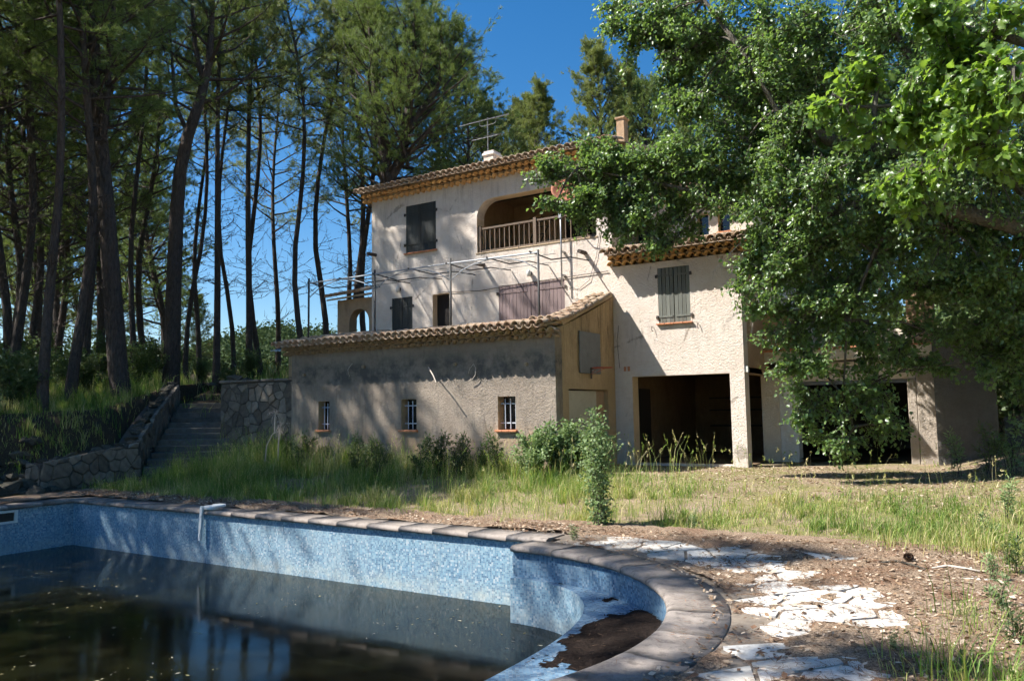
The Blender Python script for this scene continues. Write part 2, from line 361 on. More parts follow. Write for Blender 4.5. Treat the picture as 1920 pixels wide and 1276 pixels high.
def water_mat():
    m = Mat('stagnant_water', 0.02, 0.5); p = m.pos()
    m.b.inputs['IOR'].default_value = 1.33
    m.color(m.mix(m.ramp(m.noise(p, 0.6, 4, 0.6), [(0.35, 0), (0.7, 1)]), (0.004, 0.005, 0.0028), (0.011, 0.0115, 0.005)))
    m.bump(m.noise(p, 5, 3, 0.5), 0.05, 0.012)
    m.l(m.ramp(m.noise(p, 1.3, 5, 0.65), [(0.35, 0.05), (0.7, 0.13)]), m.b.inputs['Roughness']); m.b.inputs['Specular IOR Level'].default_value = 0.36
    tr = m.n('ShaderNodeBsdfTransparent'); tr.inputs[0].default_value = (0.50, 0.46, 0.20, 1)
    mx = m.n('ShaderNodeMixShader'); mx.inputs[0].default_value = 0.86
    out = m.nt.nodes['Material Output']
    m.l(tr.outputs[0], mx.inputs[1]); m.l(m.b.outputs[0], mx.inputs[2]); m.l(mx.outputs[0], out.inputs[0])
    return m.m
M['water'] = water_mat()

def leaf_mat(name, c1, c2, trans, rough=0.45, spec=0.4, tmix=0.35, attr=False, per_obj=True):
    m = Mat(name, rough, spec)
    if attr:
        a = m.n('ShaderNodeAttribute'); a.attribute_name = 'col'; c = a.outputs['Color']; tc = m.mix(1.0, c, trans, 'MULTIPLY')
    else:
        g = m.n('ShaderNodeNewGeometry'); c = m.mix(g.outputs['Random Per Island'], c1, c2); tc = trans
        if per_obj:
            h = m.n('ShaderNodeHueSaturation'); m.l(c, h.inputs['Color'])
            mr = m.n('ShaderNodeMapRange'); m.l(m.rnd(), mr.inputs[0]); mr.inputs[3].default_value = 0.75; mr.inputs[4].default_value = 1.25
            m.l(mr.outputs[0], h.inputs['Value']); c = h.outputs[0]
    m.color(c)
    t = m.n('ShaderNodeBsdfTranslucent'); m.setin(t.inputs[0], tc)
    mx = m.n('ShaderNodeMixShader'); mx.inputs[0].default_value = tmix
    out = m.nt.nodes['Material Output']
    m.l(m.b.outputs[0], mx.inputs[1]); m.l(t.outputs[0], mx.inputs[2]); m.l(mx.outputs[0], out.inputs[0])
    return m.m
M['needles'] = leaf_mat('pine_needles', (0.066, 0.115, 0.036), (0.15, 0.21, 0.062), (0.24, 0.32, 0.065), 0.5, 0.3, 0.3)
M['needles_sunlit'] = leaf_mat('sunlit_pine_needles', (0.12, 0.16, 0.042), (0.20, 0.225, 0.07), (0.28, 0.32, 0.08), 0.5, 0.3, 0.35)  # yellower, brighter needle copy with sunlight painted into the crown colour
M['poplar_leaf'] = leaf_mat('poplar_leaves', (0.048, 0.105, 0.030), (0.17, 0.25, 0.09), (0.27, 0.43, 0.075), 0.36, 0.6, 0.38)
M['oak_leaf'] = leaf_mat('oak_leaves', (0.045, 0.11, 0.02), (0.16, 0.25, 0.05), (0.32, 0.50, 0.05), 0.38, 0.5, 0.42)
M['shrub_leaf'] = leaf_mat('pale_shrub_leaves', (0.15, 0.23, 0.09), (0.26, 0.34, 0.16), (0.26, 0.38, 0.12), 0.55, 0.3, 0.3)
M['bush_leaf'] = leaf_mat('dark_bush_leaves', (0.05, 0.085, 0.03), (0.10, 0.14, 0.05), (0.14, 0.20, 0.05), 0.5, 0.35, 0.3)
M['hill_leaf'] = leaf_mat('far_foliage', (0.045, 0.075, 0.03), (0.075, 0.11, 0.045), (0.08, 0.12, 0.04), 0.7, 0.1, 0.2)
M['grass'] = leaf_mat('grass_blades', None, None, (1.5, 1.6, 0.9), 0.55, 0.3, 0.35, attr=True)
M['debris'] = leaf_mat('dead_leaves', None, None, (1, 0.9, 0.8), 0.9, 0.1, 0.15, attr=True)
M['dead_stalk'] = simple('dead_stalk', (0.42, 0.36, 0.30), (0.52, 0.46, 0.40), 20, 0.9, 0.1, 0)

def bark_mat(name, c1, c2):
    m = Mat(name, 0.95, 0.1); p = m.objc()
    n = m.noise(m.mapped(p, (9, 9, 2.2)), 2.2, 6, 0.75)
    v = m.n('ShaderNodeTexVoronoi'); m.l(m.mapped(p, (11, 11, 3)), v.inputs['Vector']); v.inputs['Scale'].default_value = 1.4
    c = m.mix(m.ramp(n, [(0.3, 0), (0.7, 1)]), c1, c2)
    m.color(c); m.bump(m.math('ADD', n, v.outputs[0]), 0.9, 0.04); return m.m
M['cone'] = simple('pine_cone_scales', (0.09, 0.055, 0.035), (0.20, 0.13, 0.085), 60, 0.8, 0.2, 0.2)
M['bark'] = bark_mat('pine_bark', (0.045, 0.036, 0.032), (0.12, 0.10, 0.088))
M['poplar_bark'] = bark_mat('poplar_bark', (0.07, 0.062, 0.05), (0.16, 0.145, 0.12))

# ------------------------------------------------------------------ lie of the land
def sm(a, b, x):
    t = np.clip((np.asarray(x, float) - a)/(b - a), 0, 1); return t*t*(3 - 2*t)
_tab = rng.random((256, 256))
def vnoise(x, y, oct=4, gain=0.5):
    x = np.asarray(x, float); y = np.asarray(y, float); out = 0; amp = 1; tot = 0
    for o in range(oct):
        xi = np.floor(x).astype(int); yi = np.floor(y).astype(int); fx = x - xi; fy = y - yi
        fx = fx*fx*(3-2*fx); fy = fy*fy*(3-2*fy)
        g = lambda a, b: _tab[(a + 37*o) & 255, (b + 91*o) & 255]
        out = out + amp*((g(xi, yi)*(1-fx) + g(xi+1, yi)*fx)*(1-fy) + (g(xi, yi+1)*(1-fx) + g(xi+1, yi+1)*fx)*fy)
        tot += amp; amp *= gain; x = x*2.03 + 11.3; y = y*2.03 + 5.7
    return out/tot
def side(poly, s, q):
    """signed distance to an open polyline, positive on its left"""
    best = np.full(np.shape(s), 1e9); sg = np.ones(np.shape(s))
    for (ax, ay), (bx, by) in zip(poly[:-1], poly[1:]):
        dx, dy = bx-ax, by-ay; L2 = dx*dx+dy*dy
        t = np.clip(((s-ax)*dx + (q-ay)*dy)/L2, 0, 1)
        d = np.hypot(s-ax-t*dx, q-ay-t*dy); cr = dx*(q-ay) - dy*(s-ax)
        m = d < best - 1e-9; best = np.where(m, d, best); sg = np.where(m, np.sign(cr), sg)
    return best*sg
BANK = [(-17.9, -60), (-17.9, 6.0), (-18.2, 9.0), (-18.75, 12.1), (-23.4, 16.5), (-60, 51.5)]
PLAT = [(-15.8, 15.2), (-19.35, 15.2), (-24.0, 19.55), (-60, 53.2)]
ST0 = np.array((-17.95, 12.95)); SD = np.array((-0.727, 0.687)); SE = np.array((0.687, 0.727))
PC, PR = (-5.17, 5.3), 2.95                     # round end of the pool
PS0, PS1, PQ0, PQ1 = -15.95, -5.04, 1.73, 8.87  # straight part
def pool_dist(s, q):
    """distance outside the pool outline (negative inside)"""
    s = np.asarray(s, float); q = np.asarray(q, float)
    dx = np.maximum(PS0 - s, s - PS1); dy = np.maximum(PQ0 - q, q - PQ1)
    rect = np.where((dx > 0) & (dy > 0), np.hypot(dx, dy), np.maximum(dx, dy))
    circ = np.hypot(s - PC[0], q - PC[1]) - PR
    return np.minimum(rect, circ)
def height(s, q):
    s = np.asarray(s, float); q = np.asarray(q, float)
    yard = 0.32*sm(9.9, 14.5, q) + 0.035*(vnoise(s*0.7, q*0.7, 3) - 0.5)*sm(9.7, 11, q)
    right = sm(-1.6, 1.2, s)
    yard = yard + right*(0.28*sm(12.5, 17, q) + 0.10*np.maximum(q-17, 0))
    yard = yard + 0.10*sm(1.0, 4.0, s)
    L = side(BANK, s, q)
    top = np.interp(q, [6, 9, 12, 16.5, 24], [1.65, 1.70, 1.85, 2.65, 3.2])
    wd = np.interp(q, [8.5, 10, 12.3, 15], [2.8, 2.0, 1.1, 0.4])
    left = yard + (top - yard)*sm(0, 1, L/wd) + np.minimum(0.085*np.maximum(L-2, 0), 3.2) + 0.25*(vnoise(s*0.35, q*0.35, 3)-0.5)*sm(1, 4, L)
    P = side(PLAT, s, q)                        # plateau lies on its right
    plat = 2.5 + 0.35*sm(15, 18.5, q) + np.minimum(0.06*np.maximum(q-20, 0), 2.5)
    t = (s-ST0[0])*SD[0] + (q-ST0[1])*SD[1]
    ramp = 0.0 + 1.86*np.clip(t/6.2, 0, 1) + np.minimum(0.09*np.maximum(t-6.2, 0), 3.0) + 0.2*sm(6.3, 6.6, t)
    h = np.where(L > 0, left, np.where((P < 0) & (s < -15.8), plat, np.where((t > 0) & (s < -15.9) & (q > 12), np.maximum(ramp, yard-0.1), yard)))
    behind = 3.0 + np.minimum(0.04*np.maximum(q-26, 0), 2.0)
    h = np.where((s > -15.8) & (q > 25.0), h + (behind-h)*sm(25, 27, q), h)
    # wooded hill far beyond
    hx, hy = at_depth(575, 640, 150).xy
    r = np.hypot((s-hx)/30, (q-hy)/34); h = h + 9*np.exp(-r*r*2)
    deck = (s > -17.4) & (s < 1.2) & (q < 9.7) & (q > -4)
    h = np.where(deck, -0.06, h)
    h = np.where(pool_dist(s, q) < 0.12, -3.2, h)
    return h
def gz(s, q): return float(height(np.array([s]), np.array([q]))[0])

cs = np.concatenate([np.geomspace(400, 31, 34)*-1, np.arange(-30, 8.01, 0.2), np.geomspace(9, 300, 26)])
cq = np.concatenate([np.geomspace(200, 13, 18)*-1, np.arange(-12, 30.01, 0.2), np.geomspace(31, 400, 34)])
gs, gq = np.meshgrid(cs, cq, indexing='ij'); gh = height(gs, gq)
ni, nj = gs.shape; idx = np.arange(ni*nj).reshape(ni, nj)
fq = np.stack([idx[:-1, :-1], idx[1:, :-1], idx[1:, 1:], idx[:-1, 1:]], -1).reshape(-1, 4)
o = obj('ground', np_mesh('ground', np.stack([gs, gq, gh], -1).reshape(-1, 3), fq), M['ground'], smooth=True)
tag(o, 'earth and dry grass ground round the abandoned house and wood', kind='structure')

# ------------------------------------------------------------------ paved deck with loose litter
def grid_sheet(s0, s1, q0, q1, step, zf, keep):
    a = np.arange(s0, s1+1e-6, step); b = np.arange(q0, q1+1e-6, step)
    S, Q = np.meshgrid(a, b, indexing='ij'); Z = zf(S, Q)
    n, m = S.shape; ix = np.arange(n*m).reshape(n, m)
    f = np.stack([ix[:-1, :-1], ix[1:, :-1], ix[1:, 1:], ix[:-1, 1:]], -1).reshape(-1, 4)
    K = keep(S, Q, Z); k = K.ravel()[f].all(1); f = f[k]
    u_, inv = np.unique(f, return_inverse=True)
    return np.stack([S, Q, Z], -1).reshape(-1, 3)[u_], inv.reshape(-1, 4)
V, F = grid_sheet(-17.5, 1.3, -4, 9.78, 0.1, lambda s, q: 0*s, lambda s, q, z: pool_dist(s, q) > 0.10)
deck = obj('pool_deck', np_mesh('pool_deck', V, F), M['joint'])
tag(deck, 'crazy paved deck round the pool with open mortar joints', kind='structure')

CR = np.array((math.cos(YAW), math.sin(YAW))); CF = np.array((-math.sin(YAW), math.cos(YAW)))
OPEN = []                                             # swept patches where paving shows through the litter
for px, py, rx, ry in [(1210, 1022, 110, 16), (1330, 1040, 120, 18), (1400, 1062, 60, 12), (1562, 1040, 45, 11), (1250, 1050, 60, 12),
                       (1440, 1110, 85, 16), (1610, 1112, 48, 16), (1560, 1150, 120, 22), (1420, 1160, 60, 22), (1400, 1195, 60, 20),
                       (1640, 1160, 50, 14), (1370, 1225, 50, 18), (1480, 1245, 40, 20), (1370, 1262, 75, 18), (1590, 1256, 65, 24), (1470, 1180, 40, 12),
                       (700, 968, 190, 5), (900, 978, 130, 6), (500, 955, 120, 4), (300, 946, 100, 4), (1130, 1004, 60, 7), (1500, 1075, 40, 7), (1450, 1085, 30, 6)]:
    c = on_level(px, py, 0.01); Y = (c.x*CF[0] + c.y*CF[1])
    OPEN.append((np.array((c.x, c.y)), rx*Y/FPX, max(ry*Y*Y/(EYE*FPX), 0.16)))
def litter_f(s, q):
    f = 0.60 + 0.9*(vnoise(s*1.6+3, q*1.6, 4) - 0.5) + 1.7*(vnoise(s*6, q*6+9, 4, 0.65) - 0.5)
    for c, a, b in OPEN:
        x = (s-c[0])*CR[0] + (q-c[1])*CR[1]; y = (s-c[0])*CF[0] + (q-c[1])*CF[1]
        f = f - 1.35*np.exp(-((x/a)**2 + (y/b)**2)**1.3*0.9)
    return f + 0.5*sm(9.4, 9.8, q)
def litter_z(s, q): return 0.016 + 0.035*np.clip(litter_f(s, q), -1, 1.2) + 0.012*(vnoise(s*15, q*15, 2)-0.5)
V, F = grid_sheet(-17.6, 1.6, 3.0, 10.3, 0.06, lambda s, q: litter_z(s, q) - 0.05*sm(9.9, 10.3, q)*0 + 0.0*s, lambda s, q, z: (pool_dist(s, q) > 0.46) & (z > -0.02))
o = obj('needle_litter', np_mesh('needle_litter', V, F), M['litter'], smooth=True)
tag(o, 'brown pine needle litter drifted over the paving', 'litter', kind='stuff')

def clip_poly(poly, nx, ny, d):
    out = []
    for i in range(len(poly)):
        a = poly[i]; b = poly[(i+1) % len(poly)]; da = a[0]*nx+a[1]*ny-d; db = b[0]*nx+b[1]*ny-d
        if da <= 0: out.append(a)
        if da*db < 0: t = da/(da-db); out.append((a[0]+(b[0]-a[0])*t, a[1]+(b[1]-a[1])*t))
    return out
def voronoi(seeds, gap, R_):
    cells = []
    for i, p in enumerate(seeds):
        poly = [(p[0]-R_, p[1]-R_), (p[0]+R_, p[1]-R_), (p[0]+R_, p[1]+R_), (p[0]-R_, p[1]+R_)]
        d2 = np.hypot(seeds[:, 0]-p[0], seeds[:, 1]-p[1])
        for j in np.where((d2 < 2*R_) & (d2 > 1e-6))[0]:
            nx, ny = (seeds[j]-p)/d2[j]
            poly = clip_poly(poly, nx, ny, (nx*(p[0]+seeds[j][0]) + ny*(p[1]+seeds[j][1]))/2 - gap/2)
            if len(poly) < 3: break
        cells.append(poly if len(poly) >= 3 else None)
    return cells
def jitter_grid(x0, x1, y0, y1, step, jit, r=random.Random(3)):
    pts = []; j = 0; y = y0
    while y < y1:
        x = x0 + (step/2 if j % 2 else 0)
        while x < x1:
            pts.append((x + r.uniform(-jit, jit)*step, y + r.uniform(-jit, jit)*step)); x += step
        y += step*0.87; j += 1
    return np.array(pts)
def rounded(poly, k=0.2):
    out = []
    n = len(poly)
    for i in range(n):
        a, b, c = poly[i-1], poly[i], poly[(i+1) % n]
        out.append((b[0]+(a[0]-b[0])*k, b[1]+(a[1]-b[1])*k)); out.append((b[0]+(c[0]-b[0])*k, b[1]+(c[1]-b[1])*k))
    return out
seeds = jitter_grid(-17.2, 1.0, 3.6, 9.9, 0.43, 0.42); nflag = 0
for poly in voronoi(seeds, 0.035, 0.7):
    if not poly: continue
    P = np.array(poly)
    if pool_dist(P[:, 0], P[:, 1]).min() < 0.44 or P[:, 1].max() > 9.8: continue
    mid = np.vstack([P, P.mean(0), (P + P.mean(0))/2])
    if litter_f(mid[:, 0], mid[:, 1]).min() > 0.12: continue
    c = P.mean(0); P = P - c
    zt = 0.014 + random.uniform(-0.002, 0.003)
    f = MB().prism(rounded([tuple(p) for p in P], 0.13), -0.02, zt).build('flagstone', M['flag'], deck)
    f.location = (c[0], c[1], 0); f.rotation_euler = (random.uniform(-1, 1)*0.006, random.uniform(-1, 1)*0.006, 0); nflag += 1
print('flagstones', nflag)

# ------------------------------------------------------------------ swimming pool
pool = empty('swimming_pool', 'abandoned blue mosaic swimming pool with a round stepped end', 'swimming pool')
def uv_sheet(name, P, U, F, mat, parent):
    me = bpy.data.meshes.new(name); me.from_pydata([tuple(p) for p in P], [], F); me.update()
    ul = me.uv_layers.new(name='UVMap')
    for l in me.loops: ul.data[l.index].uv = U[l.vertex_index]
    return obj(name, me, mat, parent)
def wall_strip(name, pts, z0, z1, parent, u0=0.0, mat='mosaic'):
    P, U, F = [], [], []; s = u0
    for i, p in enumerate(pts):
        if i: s += math.hypot(p[0]-pts[i-1][0], p[1]-pts[i-1][1])
        P += [(p[0], p[1], z0), (p[0], p[1], z1)]; U += [(s, z0), (s, z1)]
    F = [(2*i, 2*i+2, 2*i+3, 2*i+1) for i in range(len(pts)-1)]
    return uv_sheet(name, P, U, F, M[mat], parent)
a0 = math.asin((8.25-PC[1])/PR)
arc = [(PC[0]+PR*math.cos(a0-2*a0*i/72), PC[1]+PR*math.sin(a0-2*a0*i/72)) for i in range(73)]
wall_strip('pool_wall', [(PS0, PQ0), (PS0, PQ1)], -2.1, -0.02, pool, 3.0)
wall_strip('pool_wall', [(PS0, PQ1), (PS1, PQ1)], -2.1, -0.02, pool, 20.0)
wall_strip('pool_wall', [(PS1, PQ1), arc[0]], -2.1, -0.02, pool, 40.0)
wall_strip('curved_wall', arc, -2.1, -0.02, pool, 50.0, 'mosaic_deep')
wall_strip('pool_wall', [arc[-1], (PS1, PQ0)], -2.1, -0.02, pool, 70.0)
wall_strip('pool_wall', [(PS1, PQ0), (PS0, PQ0)], -2.1, -0.02, pool, 80.0)
fl = [(PS0, PQ0), (PS1, PQ0)] + arc[::-1] + [(PS1, PQ1), (PS0, PQ1)]
uv_sheet('pool_floor', [(x, y, -2.05) for x, y in fl], fl, [tuple(range(len(fl)))], M['mosaic'], pool)
def step_edge(ax, bq, n=48, ex=2.5):
    out = []
    for i in range(n+1):
        t = a0 - 2*a0*i/n; c, s = math.cos(t), math.sin(t)
        k = (abs(c/ax)**ex + abs(s/bq)**ex)**(-1/ex); out.append((PC[0]+k*c, PC[1]+k*s))
    return out
def bay_step(ax, bq, z, name):
    e = step_edge(ax, bq); o_ = [(PC[0]+(PR+0.0)*math.cos(a0-2*a0*i/48), PC[1]+(PR+0.0)*math.sin(a0-2*a0*i/48)) for i in range(49)]
    P = []; U = []
    for k in range(7):
        for i in range(49):
            t = k/6; x = e[i][0]*(1-t)+o_[i][0]*t; y = e[i][1]*(1-t)+o_[i][1]*t
            P.append((x, y, z)); U.append((x*0.83+y*0.56, -x*0.56+y*0.83))
    F = [(k*49+i, k*49+i+1, (k+1)*49+i+1, (k+1)*49+i) for k in range(6) for i in range(48)]
    st = uv_sheet(name, P, U, F, M['mosaic_deep'], pool)
    wall_strip('riser', e, -2.05, z, st, 100.0, 'mosaic')
    return e
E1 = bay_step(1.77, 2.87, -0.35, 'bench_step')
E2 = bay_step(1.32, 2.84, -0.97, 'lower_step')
# coping stones, swept profile, each its own stone
PROF = [(-0.05, -0.05), (-0.064, -0.03), (-0.062, -0.006), (-0.045, 0.012), (-0.01, 0.022), (0.04, 0.022), (0.10, 0.017), (0.18, 0.015), (0.44, 0.015), (0.445, -0.05), (0.02, -0.06)]
def coping_stone(path, parent):
    b = MB(); n = len(PROF); rings = []
    for i, (x, y) in enumerate(path):
        x0, y0 = path[max(i-1, 0)]; x1, y1 = path[min(i+1, len(path)-1)]
        tx, ty = x1-x0, y1-y0; L = math.hypot(tx, ty); nx, ny = -ty/L, tx/L   # left of the path is outside
        rings.append([(x+nx*d, y+ny*d, z) for d, z in PROF])
    for r_ in rings: b.v += r_
    for i in range(len(path)-1):
        for k in range(n): b.f.append((i*n+k, i*n+(k+1) % n, (i+1)*n+(k+1) % n, (i+1)*n+k))
    b.f.append(tuple(range(n))); e = (len(path)-1)*n; b.f.append(tuple(range(e, e+n))[::-1])
    o_ = b.build('coping_stone', M['coping'], parent); o_.location.z = random.uniform(-0.003, 0.003)
    for p_ in o_.data.polygons: p_.use_smooth = len(p_.vertices) == 4
    return o_
def coping_line(p, q, L=0.62, g=0.004):
    d = math.dist(p, q); n = max(1, round(d/L))
    for i in range(n):
        t0, t1 = (i*d/n + g/2)/d, ((i+1)*d/n - g/2)/d
        coping_stone([(p[0]+(q[0]-p[0])*t, p[1]+(q[1]-p[1])*t) for t in (t0, t1)], pool)
coping_line((PS0, PQ1), (PS1+0.02, PQ1))
coping_line((PS0, PQ0-0.45), (PS0, PQ1-0.0))
coping_line((PS1, PQ0), (PS0, PQ0))
nst = 15
for i in range(nst):
    g = 0.0006; u0, u1 = i/nst + (g if i else 0), (i+1)/nst - g
    coping_stone([(PC[0]+PR*math.cos(a0-2*a0*(u0+(u1-u0)*k/5)), PC[1]+PR*math.sin(a0-2*a0*(u0+(u1-u0)*k/5))) for k in range(6)], pool)
sk = MB()                                             # skimmer mouth in the end wall
sk.box(PS0-0.02, PS0+0.025, 7.40, 7.46, -0.31, -0.07); sk.box(PS0-0.02, PS0+0.025, 7.75, 7.81, -0.31, -0.07)
sk.box(PS0-0.02, PS0+0.024, 7.462, 7.748, -0.31, -0.27); sk.box(PS0-0.02, PS0+0.024, 7.462, 7.748, -0.11, -0.07)
skf = sk.build('skimmer_frame', M['white_plastic'], pool)
MB().box(PS0+0.004, PS0+0.010, 7.465, 7.745, -0.268, -0.112).build('skimmer_mouth', M['dark_room'], skf)

wp = [(PS0, PQ0), (PS1, PQ0)] + [(PC[0]+PR*math.cos(t), PC[1]+PR*math.sin(t)) for t in np.linspace(-a0, a0, 49)] + [(PS1, PQ1), (PS0, PQ1)]
o = MB().add([(x, y, -0.88) for x, y in wp], [tuple(range(len(wp)))]).build('water', M['water'])
tag(o, 'dark stagnant water lying low in the pool', kind='structure')

# flat leaf-like scatter with colours, used for floating bits and fallen leaves
def scatter(name, pts, size, cols, mat, aspect=0.5, tilt=0.5, parent=None, lift=0.004, seed=1, fan=False):
    r = np.random.default_rng(seed); n = len(pts)
    a = r.uniform(0, 2*np.pi, n); L = size[0] + (size[1]-size[0])*r.random(n)**1.6; W = L*aspect*r.uniform(0.6, 1.2, n)
    d = np.stack([np.cos(a), np.sin(a), r.normal(0, tilt*0.5, n)], 1); d /= np.linalg.norm(d, axis=1)[:, None]
    sd = np.stack([-np.sin(a), np.cos(a), r.normal(0, tilt, n)], 1); sd /= np.linalg.norm(sd, axis=1)[:, None]
    P = np.asarray(pts, float); P = P + np.array((0, 0, 1))*(lift + np.abs(d[:, 2:3])*L[:, None]*0.5 + np.abs(sd[:, 2:3])*W[:, None]*0.4)
    v = np.stack([P - d*L[:, None]/2, P + sd*W[:, None]/2 , P + d*L[:, None]/2, P - sd*W[:, None]/2], 1).reshape(-1, 3)
    f = np.arange(4*n).reshape(n, 4)
    C = np.asarray(cols)[r.integers(0, len(cols), n)]*r.uniform(0.75, 1.2, (n, 1))
    return obj(name, np_mesh(name, v, f, np.repeat(C, 4, 0)), mat, parent)
n = 1900; q_ = np.stack([rng.uniform(-15.9, -3.3, n), rng.uniform(1.8, 8.8, n), np.full(n, -0.879)], 1)
q_ = q_[(vnoise(q_[:, 0]*0.8, q_[:, 1]*0.8, 3) > 0.45) & (pool_dist(q_[:, 0], q_[:, 1]) < -0.05)]
o = scatter('floating_debris', q_, (0.012, 0.07), [(0.34, 0.30, 0.16), (0.26, 0.24, 0.12), (0.46, 0.42, 0.30)], M['debris'], 0.3, 0.02, lift=0.002)
tag(o, 'pale needles and leaf bits floating on the dark pool water', 'debris', kind='stuff')

# dark needle mat lying on the bench step
def mat_f(s, q):
    c1 = on_level(1180, 1188, -0.33); c2 = on_level(1150, 1230, -0.33); c3 = on_level(1215, 1165, -0.33)
    f = -0.35 + 1.3*(vnoise(s*6, q*6, 4, 0.6)-0.5)
    for c, a in ((c1, 0.52), (c2, 0.50), (c3, 0.40), (Vector((-2.6, 4.5, 0)), 0.5), (Vector((-2.75, 3.9, 0)), 0.5)):
        f = f + 1.15*np.exp(-((s-c.x)**2 + (q-c.y)**2)/a**2*1.4)
    return f + 0.35*sm(0.35, 0.0, -pool_dist(s, q))
V, F = grid_sheet(-4.6, -2.1, 3.4, 8.2, 0.03, lambda s, q: -0.35 + 0.05*np.clip(mat_f(s, q), -0.3, 1) + 0.03*(vnoise(s*22, q*22, 3, 0.7)-0.5)*sm(-0.1, 0.3, mat_f(s, q)),
                  lambda s, q, z: (mat_f(s, q) > -0.04) & (pool_dist(s, q) < -0.005) & ((np.abs(s-PC[0])/1.77)**2.5 + (np.abs(q-PC[1])/2.87)**2.5 > 1.04))
o = obj('needle_mat', np_mesh('needle_mat', V, F), M['dark_litter'], smooth=True)
tag(o, 'black rotting mat of pine needles on the pool bench', 'debris', kind='stuff')

n = 2600; s_ = rng.uniform(-4.3, -2.2, n); q_ = rng.uniform(3.6, 8.1, n)
k = (pool_dist(s_, q_) < -0.03) & ((np.abs(s_-PC[0])/1.77)**2.5 + (np.abs(q_-PC[1])/2.87)**2.5 > 1.06) & (rng.random(n) < 0.04 + 0.9*sm(-0.75, 0.3, mat_f(s_, q_)))
s_, q_ = s_[k], q_[k]
o = scatter('bench_needles', np.stack([s_, q_, np.where(mat_f(s_, q_) > -0.04, -0.345 + 0.05*np.clip(mat_f(s_, q_), 0, 1), -0.349)], 1), (0.015, 0.085), [(0.05, 0.033, 0.025), (0.11, 0.075, 0.05), (0.03, 0.02, 0.016)], M['debris'], 0.12, 0.25, seed=8)
tag(o, 'loose needles and twigs scattered round the rotting mat on the bench', 'debris', kind='stuff')

# pool alarm clamped to the far coping
al = empty('pool_alarm', 'white plastic pool alarm on the far coping with an arm into the pool', 'pool alarm', loc=(-11.75, 8.93, 0.03))
me = MB().prism([(0.15*math.cos(t), 0.13*math.sin(t)) for t in np.linspace(0, 2*math.pi, 20, endpoint=False)], 0.0, 0.06).mesh(); obj('housing', bevel(me, 0.012), M['white_plastic'], al)
me = MB().prism([(0.13+0.13*math.cos(t), 0.06+0.10*math.sin(t)) for t in np.linspace(0, 2*math.pi, 18, endpoint=False)], 0.045, 0.085).mesh(); obj('lid', bevel(me, 0.01), M['white_plastic'], al)
MB().add([(-0.11, -0.15, 0.06), (-0.045, -0.15, 0.06), (-0.045, -0.10, 0.06), (-0.11, -0.10, 0.06), (-0.13, -0.165, -0.52), (-0.08, -0.165, -0.52), (-0.08, -0.125, -0.52), (-0.13, -0.125, -0.52)], [(0, 1, 2, 3), (7, 6, 5, 4), (0, 4, 5, 1), (1, 5, 6, 2), (2, 6, 7, 3), (3, 7, 4, 0)]).build('arm', M['white_plastic'], al)

# ------------------------------------------------------------------ building helpers
FRONT = lambda q: (lambda a, d, z: (a, q + d, z))           # faces the pool
RIGHT = lambda s: (lambda a, d, z: (s - d, a, z))           # faces right along the facade
LEFT = lambda s: (lambda a, d, z: (s + d, a, z))
def wall(name, mp, a0_, a1_, z0, z1, th, holes, mat, parent, rev=None, top=None):
    """wall of real thickness with reveals; top: optional function giving the height along the wall"""
    A = sorted({a0_, a1_, *[h[0] for h in holes], *[h[1] for h in holes]}); Z = sorted({z0, z1, *[h[2] for h in holes], *[h[3] for h in holes]})
    A = [a for a in A if a0_ <= a <= a1_]; Z = [z for z in Z if z0 <= z <= z1]
    b = MB(); rv = MB()
    solid = lambda x, z: not any(h[0] < x < h[1] and h[2] < z < h[3] for h in holes)
    T = (lambda a, z: top(a) if (top and z == z1) else z)
    for i in range(len(A)-1):
        for j in range(len(Z)-1):
            x0, x1, y0, y1 = A[i], A[i+1], Z[j], Z[j+1]
            if not solid((x0+x1)/2, (y0+y1)/2): continue
            for d in (0, th):
                b.quad(mp(x0, d, y0), mp(x1, d, y0), mp(x1, d, T(x1, y1)), mp(x0, d, T(x0, y1)))
            for (nx, nz, e) in ((-1, 0, (x0, y0, x0, y1)), (1, 0, (x1, y0, x1, y1)), (0, -1, (x0, y0, x1, y0)), (0, 1, (x0, y1, x1, y1))):
                mx, mz = (e[0]+e[2])/2 + nx*1e-4, (e[1]+e[3])/2 + nz*1e-4
                edge = mx < a0_ or mx > a1_ or mz < z0 or mz > z1
                if edge or not solid(mx, mz):
                    if not edge: continue
                    b.quad(mp(e[0], 0, T(e[0], e[1])), mp(e[2], 0, T(e[2], e[3])), mp(e[2], th, T(e[2], e[3])), mp(e[0], th, T(e[0], e[1])))
    w_ = b.build(name, mat, parent)
    for h in holes:
        rv = MB(); x0, x1, y0, y1 = h; lo = max(y0, z0)
        rv.quad(mp(x0, 0, lo), mp(x0, th, lo), mp(x0, th, y1), mp(x0, 0, y1)); rv.quad(mp(x1, 0, lo), mp(x1, th, lo), mp(x1, th, y1), mp(x1, 0, y1))
        rv.quad(mp(x0, 0, y1), mp(x1, 0, y1), mp(x1, th, y1), mp(x0, th, y1))
        if y0 > z0: rv.quad(mp(x0, 0, y0), mp(x1, 0, y0), mp(x1, th, y0), mp(x0, th, y0))
        rv.build('reveal', rev or mat, w_)
    return w_

